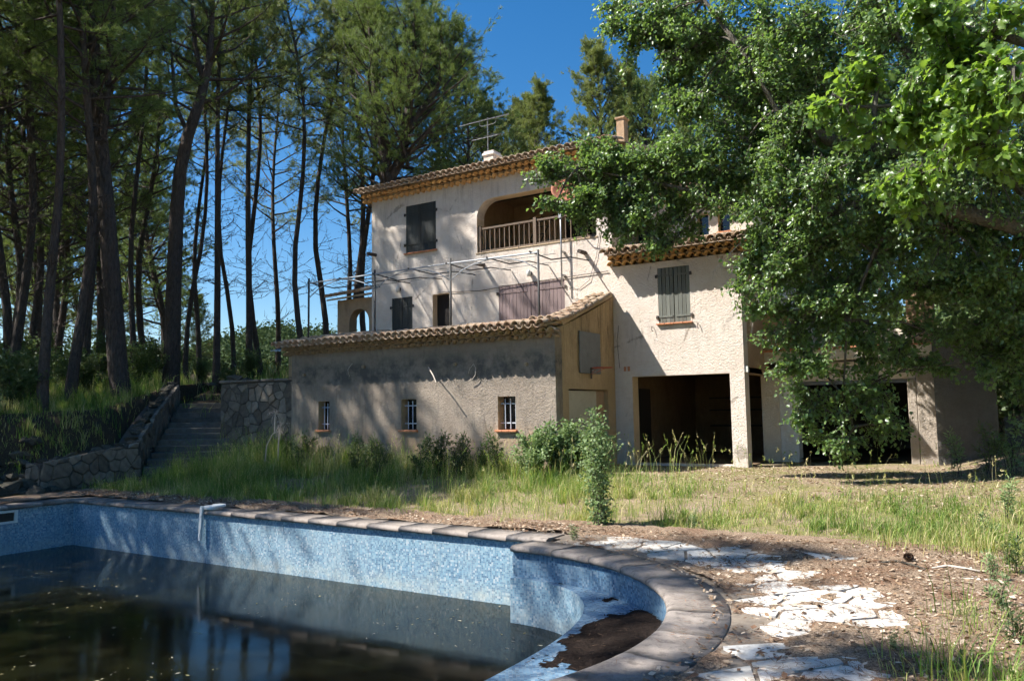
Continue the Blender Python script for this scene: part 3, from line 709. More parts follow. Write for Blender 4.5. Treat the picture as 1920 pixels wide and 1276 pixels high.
def tile_mesh(name, L, r0, r1, th=0.014, n=9, flip=False):
    b = MB(); sg = -1 if flip else 1
    for y, r in ((0, r0), (L, r1)):
        for rr in (r, r-th):
            for k in range(n+1):
                t = math.pi*k/n; b.v.append((rr*math.cos(t), y, sg*rr*math.sin(t)))
    m = n+1; o0, i0, o1, i1 = 0, m, 2*m, 3*m
    for k in range(n):
        b.f += [(o0+k, o0+k+1, o1+k+1, o1+k), (i0+k, i1+k, i1+k+1, i0+k+1), (o0+k, i0+k, i0+k+1, o0+k+1), (o1+k, o1+k+1, i1+k+1, i1+k)]
    b.f += [(o0, o1, i1, i0), (o0+n, i0+n, i1+n, o1+n)]
    me = b.mesh(name); me.polygons.foreach_set('use_smooth', [True]*len(me.polygons)); return me
TM_COVER = tile_mesh('cover_tile', 0.42, 0.098, 0.08); TM_COVER.materials.append(M['tile'])
TM_CHAN = tile_mesh('channel_tile', 0.42, 0.086, 0.07, flip=True); TM_CHAN.materials.append(M['tile'])
TM_CORN = tile_mesh('cornice_tile', 0.30, 0.094, 0.09); TM_CORN.materials.append(M['cornice'])
TM_CORN_G = tile_mesh('weathered_cornice_tile', 0.30, 0.094, 0.09); TM_CORN_G.materials.append(M['grey_cornice'])
def put(name, me, parent, loc, rot):
    o_ = bpy.data.objects.new(name, me); o_.location = loc; o_.rotation_euler = rot; return link(o_, parent)
def eave(parent, s0, s1, qw, z0, rows=2, slope=17, courses=2, pitch=0.2, corn=None, ext=0.0):
    """two corbelled rows of half-round tiles under a roof edge of canal tiles, along x"""
    r = random.Random(int(s0*100)); corn = corn or TM_CORN
    cor = MB(); RH, PJ = 0.105, 0.16
    for k in range(rows): cor.box(s0-0.02*k, s1+0.02*k, qw-PJ*(k+1)+0.02, qw+0.1, z0+RH*k+0.075, z0+RH*(k+1)-0.004)
    cor = cor.build('cornice', M['mortar'], parent)
    n = int((s1-s0)/pitch)
    for k in range(rows):
        for i in range(n+1):
            s = s0 + (s1-s0)*i/n
            put('cornice_tile', corn, cor, (s + (pitch/2 if k % 2 else 0), qw-PJ*(k+1)-0.01-r.uniform(0, 0.012), z0+RH*k-0.016+r.uniform(-0.006, 0.006)), (0, 0, r.uniform(-0.03, 0.03)))
    zt = z0 + RH*rows + 0.015; lip = qw - PJ*rows - 0.25; sa = R(slope)
    deckq = lip + 0.16
    L = 0.34*courses + 0.3
    rf = MB(); y1 = deckq + L*math.cos(sa); z1 = zt + L*math.sin(sa)
    rf.add([(s0-0.05, deckq, zt-0.03), (s1+0.05, deckq, zt-0.03), (s1+0.05, y1, z1-0.03), (s0-0.05, y1, z1-0.03),
            (s0-0.05, deckq, zt), (s1+0.05, deckq, zt), (s1+0.05, y1, z1), (s0-0.05, y1, z1)], [(0, 3, 2, 1), (4, 5, 6, 7), (0, 1, 5, 4), (1, 2, 6, 5), (2, 3, 7, 6), (3, 0, 4, 7)])
    rf = rf.build('roof', M['mortar'], parent)
    for c in range(courses):
        for i in range(n+1):
            s = s0 + (s1-s0)*i/n; d = 0.33*c
            ln = lip + d*math.cos(sa) + r.uniform(-0.015, 0.015); zz = zt - 0.045 + d*math.sin(sa)
            put('roof_tile', TM_COVER, rf, (s, ln, zz + 0.045 + r.uniform(-0.006, 0.008)), (sa - 0.03, r.uniform(-0.04, 0.04), r.uniform(-0.035, 0.035)))
            if c == 0 and i < n:
                put('channel_tile', TM_CHAN, rf, (s + pitch/2, ln + 0.015, zz + 0.052), (sa - 0.02, r.uniform(-0.04, 0.04), r.uniform(-0.03, 0.03)))
    return lip, zt, rf

def shutters(parent, mp, a0_, a1_, z0, z1, mat, leaves=2, planks=4, strap=(0.18, 0.82), name='shutter'):
    gap = 0.012; wl = (a1_-a0_-gap*(leaves-1))/leaves
    for l in range(leaves):
        x0 = a0_ + l*(wl+gap)
        lf = MB(); q0, q1 = mp(x0, 0.035, z0), mp(x0+wl, 0.05, z1)
        lf.box(min(q0[0], q1[0]), max(q0[0], q1[0]), min(q0[1], q1[1]), max(q0[1], q1[1]), z0+0.01, z1-0.01)
        leaf = lf.build(name, mat, parent)
        pw = wl/planks
        for k in range(planks):
            a, b_ = mp(x0+k*pw+0.004, 0.006+0.004*random.random(), z0), mp(x0+(k+1)*pw-0.004, 0.034, z1)
            m_ = MB().box(min(a[0], b_[0]), max(a[0], b_[0]), min(a[1], b_[1]), max(a[1], b_[1]), z0+0.002*random.random(), z1-0.004*random.random())
            m_.build('plank', mat, leaf)
        for t in strap:
            z = z0 + (z1-z0)*t
            st0 = x0 if l == 0 else x0 + wl*0.1; st1 = x0 + wl*0.9 if l == 0 else x0+wl
            a, b_ = mp(st0, -0.006, z), mp(st1, 0.0055, z)
            MB().box(min(a[0], b_[0]), max(a[0], b_[0]), min(a[1], b_[1]), max(a[1], b_[1]), z-0.022, z+0.022).build('strap_hinge', mat, leaf)
            px_ = a0_-0.03 if l == 0 else a1_+0.03
            if l in (0, leaves-1):
                a, b_ = mp(px_-0.025, -0.03, z), mp(px_+0.025, -0.002, z)
                MB().box(min(a[0], b_[0]), max(a[0], b_[0]), min(a[1], b_[1]), max(a[1], b_[1]), z-0.05, z+0.03).build('hinge_pin', M['rusty_iron'], leaf)
def sill(parent, s0, s1, q, z, mat='terracotta', h=0.035, out=0.07, n=None):
    n = n or max(2, round((s1-s0)/0.22)); root = None
    base = MB().box(s0-0.03, s1+0.03, q-out*0.4, q+0.2, z-h-0.02, z-h-0.001).build('sill', M['mortar'], parent)
    for i in range(n):
        a = s0-0.05 + (s1-s0+0.1)*i/n; b_ = s0-0.05 + (s1-s0+0.1)*(i+1)/n
        obj('sill_tile', bevel(MB().box(a+0.003, b_-0.003, q-out, q+0.16, z-h, z).mesh(), 0.006), M[mat], base)

# ------------------------------------------------------------------ the villa
QM, QP = 17.5, 14.5
SL, SR, SW = -15.8, -7.95, -4.83                           # left corner, end of the tall block, right corner of the wing
villa = empty('villa', 'abandoned two storey stucco villa with tiled eaves, loggia and carport', 'house', loc=(0, 0, 0))
BA = (-11.97, -8.37, 5.95, 7.42)                           # loggia opening
UW = (-14.48, -13.38, 6.24, 7.64); GW = (-15.02, -14.25, 3.2, 4.97); GD = (-13.52, -12.93, 2.95, 4.95); GS = (-11.29, -9.29, 2.95, 4.98)
wall('front_wall', FRONT(QM), SL, SR, 0.0, 8.03, 0.35, [BA, UW, GW, GD, GS], M['wall'], villa, M['reveal'])
# rounded upper corners of the loggia opening
def fillet(cx, cz, r, sx, parent):
    b = MB(); n = 8; pts = [(cx, cz)] + [(cx + sx*(r - r*math.sin(math.pi/2*k/n)), cz - r + r*math.cos(math.pi/2*k/n)) for k in range(n+1)]
    f = [(p[0], QM, p[1]) for p in pts]; k_ = [(p[0], QM+0.35, p[1]) for p in pts]; m_ = len(pts)
    b.add(f + k_, [tuple(range(m_)), tuple(range(m_, 2*m_))[::-1]] + [(i, (i+1) % m_, m_+(i+1) % m_, m_+i) for i in range(m_)])
    b.build('rounded_corner', M['wall'], parent)
fillet(BA[0], BA[3], 0.5, 1, villa); fillet(BA[1], BA[3], 0.5, -1, villa)
# loggia room
lg = MB(); y0, y1 = QM+0.35, QM+2.6
lg.quad((BA[0]-0.4, y0, 5.80), (BA[1]+0.3, y0, 5.80), (BA[1]+0.3, y1, 5.80), (BA[0]-0.4, y1, 5.80))
lg.quad((BA[0]-0.4, y0, 7.85), (BA[1]+0.3, y0, 7.85), (BA[1]+0.3, y1, 7.85), (BA[0]-0.4, y1, 7.85))
lg.quad((BA[0]-0.4, y1, 5.8), (BA[1]+0.3, y1, 5.8), (BA[1]+0.3, y1, 7.85), (BA[0]-0.4, y1, 7.85))
lg.quad((BA[0]-0.4, y0, 5.8), (BA[0]-0.4, y1, 5.8), (BA[0]-0.4, y1, 7.85), (BA[0]-0.4, y0, 7.85))
lg.quad((BA[1]+0.3, y0, 5.8), (BA[1]+0.3, y1, 5.8), (BA[1]+0.3, y1, 7.85), (BA[1]+0.3, y0, 7.85))
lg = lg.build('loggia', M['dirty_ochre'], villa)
MB().box(-10.6, -9.0, y1-0.05, y1-0.005, 5.81, 7.55).build('loggia_door', M['dark_door'], lg)
MB().box(-12.3, -8.1, QM+0.9, QM+1.05, 7.60, 7.845).build('beam', M['dark_door'], lg)
# railing
rail = MB().box(BA[0]+0.02, -9.02, QM+0.06, QM+0.12, 6.60, 6.65).build('railing', M['wood_rail'], villa)
MB().box(BA[0]+0.02, BA[1]-0.01, QM+0.05, QM+0.13, 5.975, 6.02).build('bottom_rail', M['wood_rail'], rail)
for x in (BA[0]+0.05, -10.17): MB().box(x-0.045, x+0.045, QM+0.04, QM+0.13, 5.955, 6.70).build('railing_post', M['wood_rail'], rail)
for i in range(22):
    x = BA[0] + 0.22 + i*0.155
    if abs(x+10.17) < 0.07 or x > BA[1]-0.05: continue
    if -9.10 < x < -8.95: continue
    MB().box(x-0.011, x+0.011, QM+0.075, QM+0.105, 6.021, 6.599 if x < -9.05 else 6.42).build('baluster', M['wood_rail'], rail)
sill(villa, BA[0], BA[1], QM, 5.955, 'mortar', 0.03, 0.02, 8)
# shutters and doors
shutters(villa, FRONT(QM), UW[0], UW[1], UW[2], UW[3], M['shutter_dark'], 2, 5); sill(villa, UW[0], UW[1], QM, UW[2]-0.002)
shutters(villa, FRONT(QM), GW[0], GW[1], GW[2], GW[3], M['shutter_dark'], 2, 4, (0.15, 0.85))
shutters(villa, FRONT(QM), GS[0], GS[1], GS[2], GS[3], M['shutter_brown'], 2, 9, (0.12, 0.9))
MB().box(GD[0], GD[1], QM+0.22, QM+0.27, GD[2], GD[3]).build('terrace_door', M['dark_door'], villa)
# other outside walls
wall('side_wall', LEFT(SL), QM+0.35, 25.4, 0.0, 8.03, 0.35, [], M['wall'], villa)
MB().box(SL, SW, 25.05, 25.4, 0, 8.0).build('back_wall', M['wall'], villa)
wall('side_wall', RIGHT(SR), QM+0.35, 25.05, 2.6, 8.03, 0.3, [], M['wall'], villa)
eave(villa, SL-0.12, SR+0.12, QM, 7.95, 2, 15, 3)
rf = MB(); e0 = QM-0.10; zr = 8.42
rf.add([(SL-0.2, e0+0.75, zr), (SR+0.2, e0+0.75, zr), (SR+0.2, 20.4, zr+0.52), (SL-0.2, 20.4, zr+0.52), (SR+0.2, 25.9, 8.0), (SL-0.2, 25.9, 8.0),
        (SL-0.2, e0+0.75, 8.02), (SR+0.2, e0+0.75, 8.02)], [(0, 1, 2, 3), (3, 2, 4, 5), (6, 7, 4, 5), (0, 1, 7, 6), (0, 3, 5, 6), (1, 2, 4, 7)])
rf = rf.build('roof_slope', M['tile'], villa)
# small tiled return of the eave at the left end
for k in range(2):
    for i in range(3):
        put('cornice_tile', TM_CORN, villa.children[-1] if False else rf, (SL-0.115*(k+1), QM+0.12+0.2*i+(0.1 if k else 0), 7.935+0.105*k), (0, 0, -math.pi/2))
ch = MB().box(-12.62, -12.28, 18.85, 19.25, 8.6, 9.30).build('chimney', M['wall'], rf)
obj('chimney_cap', bevel(MB().box(-12.66, -12.24, 18.81, 19.29, 9.17, 9.24).mesh(), 0.01), M['white_render'], rf)
MB().box(-9.24, -9.0, 20.9, 21.2, 8.6, 10.2).build('chimney', M['dirty_ochre'], rf)
obj('chimney_cap', bevel(MB().box(-9.28, -8.96, 20.86, 21.24, 10.2, 10.26).mesh(), 0.01), M['dirty_ochre'], rf)

# wing with the carport below
WW = (-6.79, -6.01, 3.64, 4.96); CP = (-7.51, -5.16, -0.2, 2.41)
wall('wing_wall', FRONT(QM), SR, SW, -0.2, 5.12, 0.35, [WW, CP], M['wall'], villa, M['reveal'])
wall('wing_side_wall', RIGHT(SW), QM+0.35, 19.9, 2.41, 5.12, 0.3, [], M['dirty_ochre'], villa)
shutters(villa, FRONT(QM), WW[0], WW[1], WW[2], WW[3], M['shutter_green'], 2, 4, (0.12, 0.86)); sill(villa, WW[0], WW[1], QM, WW[2]-0.002)
for sx in (-6.95, -5.84):                                     # shutter catches
    MB().tube([(sx, QM, 3.58), (sx, QM-0.06, 3.58), (sx, QM-0.07, 3.50), (sx+0.02, QM-0.05, 3.46)], 0.008, 5).build('shutter_catch', M['rusty_iron'], villa)
eave(villa, SR+0.02, SW+0.14, QM, 5.15, 2, 16, 2)
MB().add([(SR+0.0, QM+0.1, 5.42), (SW+0.1, QM+0.1, 5.42), (SW+0.1, 19.0, 5.80), (SR, 19.0, 5.80), (SR, QM+0.1, 5.2), (SW+0.1, QM+0.1, 5.2), (SW+0.1, 19.0, 5.2), (SR, 19.0, 5.2)],
         [(0, 1, 2, 3), (4, 7, 6, 5), (0, 4, 5, 1), (1, 5, 6, 2), (3, 2, 6, 7), (0, 3, 7, 4)]).build('wing_roof_slope', M['tile'], villa)
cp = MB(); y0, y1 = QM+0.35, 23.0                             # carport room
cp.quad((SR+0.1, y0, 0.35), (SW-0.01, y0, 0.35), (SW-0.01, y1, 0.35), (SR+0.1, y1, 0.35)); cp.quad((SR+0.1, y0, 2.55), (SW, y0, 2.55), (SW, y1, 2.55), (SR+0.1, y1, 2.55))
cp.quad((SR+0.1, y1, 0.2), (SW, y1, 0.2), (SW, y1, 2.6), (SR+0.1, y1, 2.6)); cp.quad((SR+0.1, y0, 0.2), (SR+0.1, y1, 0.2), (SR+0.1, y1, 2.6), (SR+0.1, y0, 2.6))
cp = cp.build('carport_room', M['shaded_ochre'], villa)
MB().box(SW-0.33, SW, QM+0.36, 19.0, 2.42, 2.54).build('lintel', M['dirty_ochre'], cp)
MB().box(SR+0.105, SR+0.16, 18.4, 19.3, 0.75, 2.15).build('store_door', M['dark_door'], cp)
for z in (1.1, 1.55, 1.9): MB().box(-7.3, -5.2, 22.6, 22.98, z, z+0.04).build('shelf', M['dark_door'], cp)
MB().box(CP[0]+0.004, CP[1]-0.004, QM+0.01, QM+0.36, 0.0, 0.36).build('threshold', M['pale'], cp)
for sx in (-7.72, -7.62): MB().box(sx, sx+0.06, QM-0.012, QM+0.02, 2.55, 2.66).build('vent', M['terracotta'], villa)
MB().box(SW-0.0, SW+0.07, QM+0.03, QM+0.14, 2.42, 2.55).build('junction_box', M['white_plastic'], villa)
# set-back upper storey above the wing
U1 = (-6.27, -5.98, 5.82, 6.5); U2 = (-5.74, -5.45, 5.98, 6.6); UD = (-7.94, -7.5, 5.6, 6.95)
wall('upper_wing_wall', FRONT(19.0), SR, SW-0.05, 5.4, 7.05, 0.3, [U1, U2, UD], M['wall'], villa, M['reveal'])
for h_ in (U1, U2, UD): MB().box(h_[0], h_[1], 19.2, 19.24, h_[2], h_[3]).build('window', M['glass_dark'], villa)
sill(villa, U2[0], U2[1], 19.0, U2[2]-0.002)
wall('upper_wing_side', RIGHT(SW-0.05), 19.3, 25.0, 2.6, 7.05, 0.3, [], M['wall'], villa)
eave(villa, SR+0.1, SW+0.05, 19.0, 6.96, 2, 16, 1)
MB().box(SR+0.31, SW-0.06, 19.3, 25.04, 7.1, 7.16).build('upper_wing_roof', M['tile'], villa)
# wall lamps, beam stubs, wires
for (px, py) in ((750, 543), (995, 513)):
    c = on_q(px, py, QM)
    lp = obj('wall_lamp', MB().tube([(c.x, QM-0.10, c.z-0.09), (c.x, QM-0.11, c.z-0.05), (c.x, QM-0.11, c.z+0.05), (c.x, QM-0.09, c.z+0.09)], [0.03, 0.06, 0.06, 0.03], 10).mesh(), M['lamp_glass'], villa, True)
    MB().box(c.x-0.035, c.x+0.035, QM-0.06, QM, c.z-0.04, c.z+0.05).build('bracket', M['iron'], lp)
for (px, py) in ((1097, 474), (907, 497), (693, 480)):
    c = on_q(px, py, QM); c.x = max(c.x, SL+0.15)
    MB().tube([(c.x, QM+0.02, c.z), (c.x, QM-0.34, c.z-0.01)], 0.055, 8).build('beam_stub', M['rusty_iron'], villa)
MB().tube([on_q(820, 548, QM-0.03), on_q(900, 545, QM-0.025), on_q(1000, 528, QM-0.03), on_q(1140, 508, QM-0.03)], 0.010, 5).build('wall_cable', M['rusty_iron'], villa)
MB().tube([on_q(1128, 410, QM-0.02), on_q(1118, 480, QM-0.03), on_q(1105, 525, QM-0.03), on_q(1085, 542, QM-0.02), on_q(1066, 538, QM-0.02)], 0.006, 5).build('hanging_cable', M['iron'], villa)
MB().tube([on_q(1160, 610, QM-0.004), on_q(1157, 640, QM-0.004), on_q(1162, 690, QM-0.004)], 0.006, 4).build('wall_cable', M['iron'], villa)

# satellite dish on its pole in front of the loggia
sd = empty('satellite_dish', 'rust red satellite dish on a steel pole before the loggia railing', 'satellite dish', loc=(-9.28, QM-0.16, 4.9))
MB().tube([(0, 0, -0.15), (0, 0, 2.25)], 0.022, 8).build('pole', M['galv'], sd, True)
for z in (0.15, 0.75): MB().box(-0.03, 0.03, 0.0, 0.17, z-0.02, z+0.02).build('pole_bracket', M['galv'], sd)
obj('clamp', bevel(MB().box(-0.045, 0.045, -0.045, 0.045, 1.60, 1.80).mesh(), 0.012), M['galv'], sd)
b = MB(); nr, nn = 5, 18
for i in range(nr+1):
    rr = 0.36*i/nr
    for k in range(nn): b.v.append((rr*math.cos(2*math.pi*k/nn), rr*math.sin(2*math.pi*k/nn), 0.6*rr*rr))
for i in range(nr):
    for k in range(nn): b.f.append((i*nn+k, i*nn+(k+1) % nn, (i+1)*nn+(k+1) % nn, (i+1)*nn+k))
d_ = b.build('dish', M['dish'], sd, True); d_.location = (0.20, -0.12, 2.22); d_.rotation_euler = (R(62), R(20), R(25))
so_ = d_.modifiers.new('s', 'SOLIDIFY'); so_.thickness = 0.01
MB().tube([(0.04, -0.05, 1.98), (0.10, -0.20, 1.78), (0.20, -0.36, 1.72), (0.30, -0.46, 1.84), (0.33, -0.5, 1.92)], 0.014, 6).build('feed_arm', M['white_plastic'], sd, True)
# television aerial
ta = empty('television_aerial', 'grey television aerial with two combs on the roof chimney', 'aerial', loc=(-12.56, 19.0, 9.2))
MB().tube([(0, 0, 0), (0, 0, 1.18)], 0.018, 6).build('mast', M['aerial'], ta)
bm_ = MB().tube([(-1.05, 0, 1.12), (0.75, 0, 1.12)], 0.011, 5).build('boom', M['aerial'], ta)
for i in range(24): x = -0.6 + i*0.056; MB().tube([(x, -0.07, 1.12), (x, 0.07, 1.16)], 0.008, 4).build('element', M['aerial'], bm_)
MB().tube([(-0.30, 0, 1.10), (-0.28, 0, 0.98), (-0.2, 0, 0.95), (0.22, 0, 0.95), (0.28, 0, 0.98), (0.30, 0, 1.10)], 0.009, 5).build('brace', M['aerial'], ta)
bm_ = MB().tube([(-0.58, 0, 0.58), (0.36, 0, 0.58)], 0.011, 5).build('boom', M['aerial'], ta)
for x in (-0.56, -0.2, 0.1, 0.2, 0.34): MB().tube([(x, -0.35, 0.5), (x, 0.35, 0.72)], 0.009, 4).build('element', M['aerial'], bm_)
# folded ladder in the loggia
ld = empty('ladder', 'dark ladder leaning inside the upper loggia', 'ladder', loc=(-11.6, QM+1.5, 5.81))
for dx in (0, 0.42): MB().tube([(dx, 0, 0), (dx+0.45, 0.7, 1.55)], 0.022, 5).build('stile', M['dark_door'], ld)
for i in range(6): t = (i+0.6)/6.2; MB().tube([(0.45*t, 0.7*t, 1.55*t), (0.42+0.45*t, 0.7*t, 1.55*t)], 0.015, 5).build('rung', M['dark_door'], ld)

# ------------------------------------------------------------------ pool house under the terrace
ph = empty('pool_house', 'low stucco pool house with three barred windows and tiled parapet', 'outbuilding', loc=(0, 0, 0))
S0, S1 = -15.9, -7.96
WN = [(-14.91, -14.52, 1.23, 1.96), (-12.16, -11.70, 1.23, 1.96), (-9.42, -8.96, 1.23, 1.96)]
wall('front_wall', FRONT(QP), S0, S1, -0.3, 3.36, 0.3, WN, M['annex_front'], ph, M['ochre'])
RK = lambda y: 3.40 + 0.98*max(0.0, (y-QP-0.1)/(QM-QP-0.1))**1.15
GDO = (15.08, 17.08, -0.3, 2.10)
b = wall('side_wall', RIGHT(S1), QP+0.3, QM-0.003, -0.3, 3.3, 0.3, [GDO], M['ochre'], ph)
bq = [QP+0.3 + (QM-0.003-QP-0.3)*i/8 for i in range(9)]; g = MB()
for a, c in zip(bq[:-1], bq[1:]):
    for d in (0, 0.3): g.quad((S1-d, a, 3.3), (S1-d, c, 3.3), (S1-d, c, RK(c)), (S1-d, a, RK(a)))
    g.quad((S1, a, RK(a)), (S1, c, RK(c)), (S1-0.3, c, RK(c)), (S1-0.3, a, RK(a)))
g.quad((S1, QP+0.002, 3.361), (S1, QP+0.3, 3.3), (S1, QP+0.3, RK(QP+0.3)), (S1, QP+0.002, RK(QP)))
g.build('raised_side_wall', M['ochre'], ph)
wall('side_wall', LEFT(S0), QP+0.3, QM, -0.3, 3.36, 0.3, [], M['annex_front'], ph)
MB().box(S0+0.3, S1-0.3, QP+0.3, QM, 2.75, 2.93).build('terrace_slab', M['pale'], ph)
for (a, c, z0, z1) in WN:
    MB().box(a+0.005, c-0.005, QP+0.24, QP+0.27, z0+0.005, z1-0.005).build('window', M['glass_dark'], ph)
    sill(ph, a, c, QP, z0+0.004, 'terracotta', 0.045, 0.08, 3)
    gr = MB().box(a+0.01, c-0.01, QP+0.115, QP+0.123, z0+0.14, z0+0.165).build('window_grille', M['bars'], ph)
    MB().box(a+0.01, c-0.01, QP+0.115, QP+0.123, z1-0.17, z1-0.145).build('cross_bar', M['bars'], gr)
    for k in range(3):
        x = a + (c-a)*(k+0.75)/3.4 + 0.03
        MB().tube([(x, QP+0.105, z0+0.02), (x, QP+0.105, z1-0.05)], 0.012, 6).build('bar', M['bars'], gr)
eave(ph, S0-0.05, S1-0.02, QP, 3.20, 2, 12, 2, corn=TM_CORN_G)
# tiles climbing the raised side wall and, on the left, the roof against the porch
cap = g = MB().box(S1-0.32, S1-0.02, QP+0.35, QP+0.36, 3.35, 3.36).build('rake_roof', M['mortar'], ph)
for colm in range(3):
    y = QP - 0.28; k = 0
    while y < QM-0.35:
        sl_ = math.atan2(RK(y+0.35)-RK(y), 0.35)
        put('roof_tile', TM_COVER, cap, (S1+0.02-0.2*colm, y, RK(max(y, QP))+0.13+0.02*random.random()), (sl_-0.03, random.uniform(-0.04, 0.04), random.uniform(-0.05, 0.05)))
        if colm < 2: put('channel_tile', TM_CHAN, cap, (S1-0.08-0.2*colm, y+0.04, RK(max(y, QP))+0.12), (sl_-0.03, 0, 0))
        y += 0.33
obj('rake_bed', MB().add([(S1+0.0, QP+0.36, RK(QP+0.36)+0.003), (S1-0.62, QP+0.36, RK(QP+0.36)+0.003), (S1-0.62, QM-0.01, RK(QM)+0.003), (S1, QM-0.01, RK(QM)+0.003),
    (S1+0.0, QP+0.36, RK(QP+0.36)+0.10), (S1-0.62, QP+0.36, RK(QP+0.36)+0.10), (S1-0.62, QM-0.01, RK(QM)+0.10), (S1, QM-0.01, RK(QM)+0.10)],
    [(0, 1, 2, 3), (4, 7, 6, 5), (0, 4, 5, 1), (1, 5, 6, 2), (2, 6, 7, 3), (3, 7, 4, 0)]).mesh(), M['mortar'], cap)
lfr = MB().add([(S0-0.1, QP+0.6, 3.60), (S0+0.75, QP+0.6, 3.60), (S0+0.75, QM, 4.02), (S0-0.1, QM, 4.02), (S0-0.1, QP+0.6, 3.4), (S0+0.75, QP+0.6, 3.4), (S0+0.75, QM, 3.4), (S0-0.1, QM, 3.4)],
    [(0, 1, 2, 3), (0, 4, 5, 1), (1, 5, 6, 2), (2, 6, 7, 3), (3, 7, 4, 0)]).build('left_roof', M['mortar'], ph)
for colm in range(5):
    for k in range(8): put('roof_tile', TM_COVER, lfr, (S0+0.2*colm-0.05, QP+0.42+0.33*k, 3.60+0.046*k+0.03), (R(8), random.uniform(-0.05, 0.05), random.uniform(-0.05, 0.05)))
# garage door on the side, spouts
gd = MB(); nrib = 26
for i in range(nrib):
    a = 15.10 + 1.5*i/nrib; gd.box(S1-0.10-0.02*(i % 2), S1-0.08, a, a+1.5/nrib-0.001, 0.1, 2.07)
gd.build('garage_door', M['gdoor'], ph)
MB().box(S1-0.14, S1-0.10, 16.62, 17.06, 0.0, 2.08).build('door_panel', M['dirty_ochre'], ph)
for (px, py) in ((988, 682), (572, 702), (683, 687), (855, 682)):
    c = on_q(px, py, QP); MB().tube([(c.x, QP+0.02, c.z), (c.x, QP-0.07, c.z-0.01)], 0.04, 8).build('drain_spout', M['grey_cornice'], ph)
# basketball hoop on the ochre wall
bh = empty('basketball_hoop', 'grey board with red hoop high on the ochre side wall', 'basketball hoop', loc=(S1, 16.1, 2.46))
obj('backboard', bevel(MB().box(0.02, 0.045, -0.53, 0.53, 0.0, 0.94).mesh(), 0.004), M['board'], bh)
for y in (-0.4, 0.4): MB().box(0.0, 0.02, y-0.03, y+0.03, 0.02, 0.92).build('batten', M['dark_door'], bh)
hp = MB().tube([(0.10+0.23+0.23*math.cos(t), 0.23*math.sin(t), 0.12) for t in np.linspace(0, 2*math.pi, 25)], 0.010, 6, False).build('hoop', M['orange_paint'], bh, True)
MB().tube([(0.05, 0, 0.12), (0.11, 0, 0.12)], 0.02, 6).build('hoop_bracket', M['rusty_iron'], bh)
MB().box(0.045, 0.06, -0.03, 0.03, -0.12, 0.14).build('bracket_plate', M['rusty_iron'], bh)
for y in (-0.16, 0.16): MB().tube([(0.055, y*0.2, -0.02), (0.30, y*1.3, 0.115)], 0.006, 4).build('stay', M['orange_paint'], bh)

# dead vines and weeds rooted in the front wall
for px, py, pts in ((878, 700, [(0, 0), (3, -10), (10, -18), (14, -10), (13, 3), (8, 10), (0, 14)]), (655, 705, [(0, 0), (-3, -12), (2, -20), (6, -24)])):
    ps = [on_q(px+a, py+b_, QP-0.08) for a, b_ in pts]
    v_ = MB().tube([on_q(px+pts[0][0], py+pts[0][1], QP+0.02)] + ps, 0.008, 5).build('dead_vine', M['dead_stalk'], None, True)
    tag(v_, 'pale curled dead vine on the pool house wall above the right window' if px > 800 else 'thin dead vine on the pool house wall above the left window', 'vine', 'dead vines on the pool house')
v_ = MB().tube([on_q(803, 688, QP-0.02), on_q(812, 703, QP-0.3), on_q(818, 717, QP-0.42)], 0.014, 5).build('leaning_stick', M['dead_stalk'])
tag(v_, 'pale broken stick poking from the pool house wall above the middle window', 'stick')

# ------------------------------------------------------------------ iron pergola on the terrace
pg = empty('pergola', 'bare dark iron pergola on the terrace against the villa front', 'pergola')
POST = [(-15.55, 5.22), (-13.22, 5.20), (-10.86, 5.22), (-8.47, 5.13)]; QF = 14.75
for x, z in POST: MB().tube([(x, QF, 2.9), (x, QF, z+0.03)], 0.026, 8).build('post', M['iron'], pg, True)
MB().tube([(POST[0][0], QF, 5.12), (POST[1][0], QF, 5.12), (POST[2][0], QF, 5.13), (POST[3][0], QF, 5.10)], 0.019, 8).build('front_beam', M['grey_iron'], pg)
for (x0, z0), (x1, z1) in zip(POST[:-1], POST[1:]):
    mid = (x0+x1)/2
    for a, sgn in ((x0, 1), (x1, -1)):
        MB().tube([(a, QF, 4.72), (a+sgn*0.35, QF, 4.93), (a+sgn*0.7, QF, 5.04), (mid, QF, 5.11)], 0.013, 6).build('arched_brace', M['grey_iron'], pg, True)
for i, x in enumerate(np.linspace(-15.5, -8.62, 7)):
    dz = [0, .03, -.02, .02, 0, .03, 0][i]
    MB().tube([(x-0.05, QF-0.05, 5.14), (x-0.02, QF+0.9, 5.10+dz), (x, QF+1.8, 5.30+dz), (x+0.03, QM-0.02, 5.36)], 0.017, 6).build('rafter', M['iron'], pg, True)
for y in (15.6, 16.5): MB().tube([(-15.5, y, 5.21), (-8.5, y, 5.22)], 0.008, 5).build('wire', M['iron'], pg)

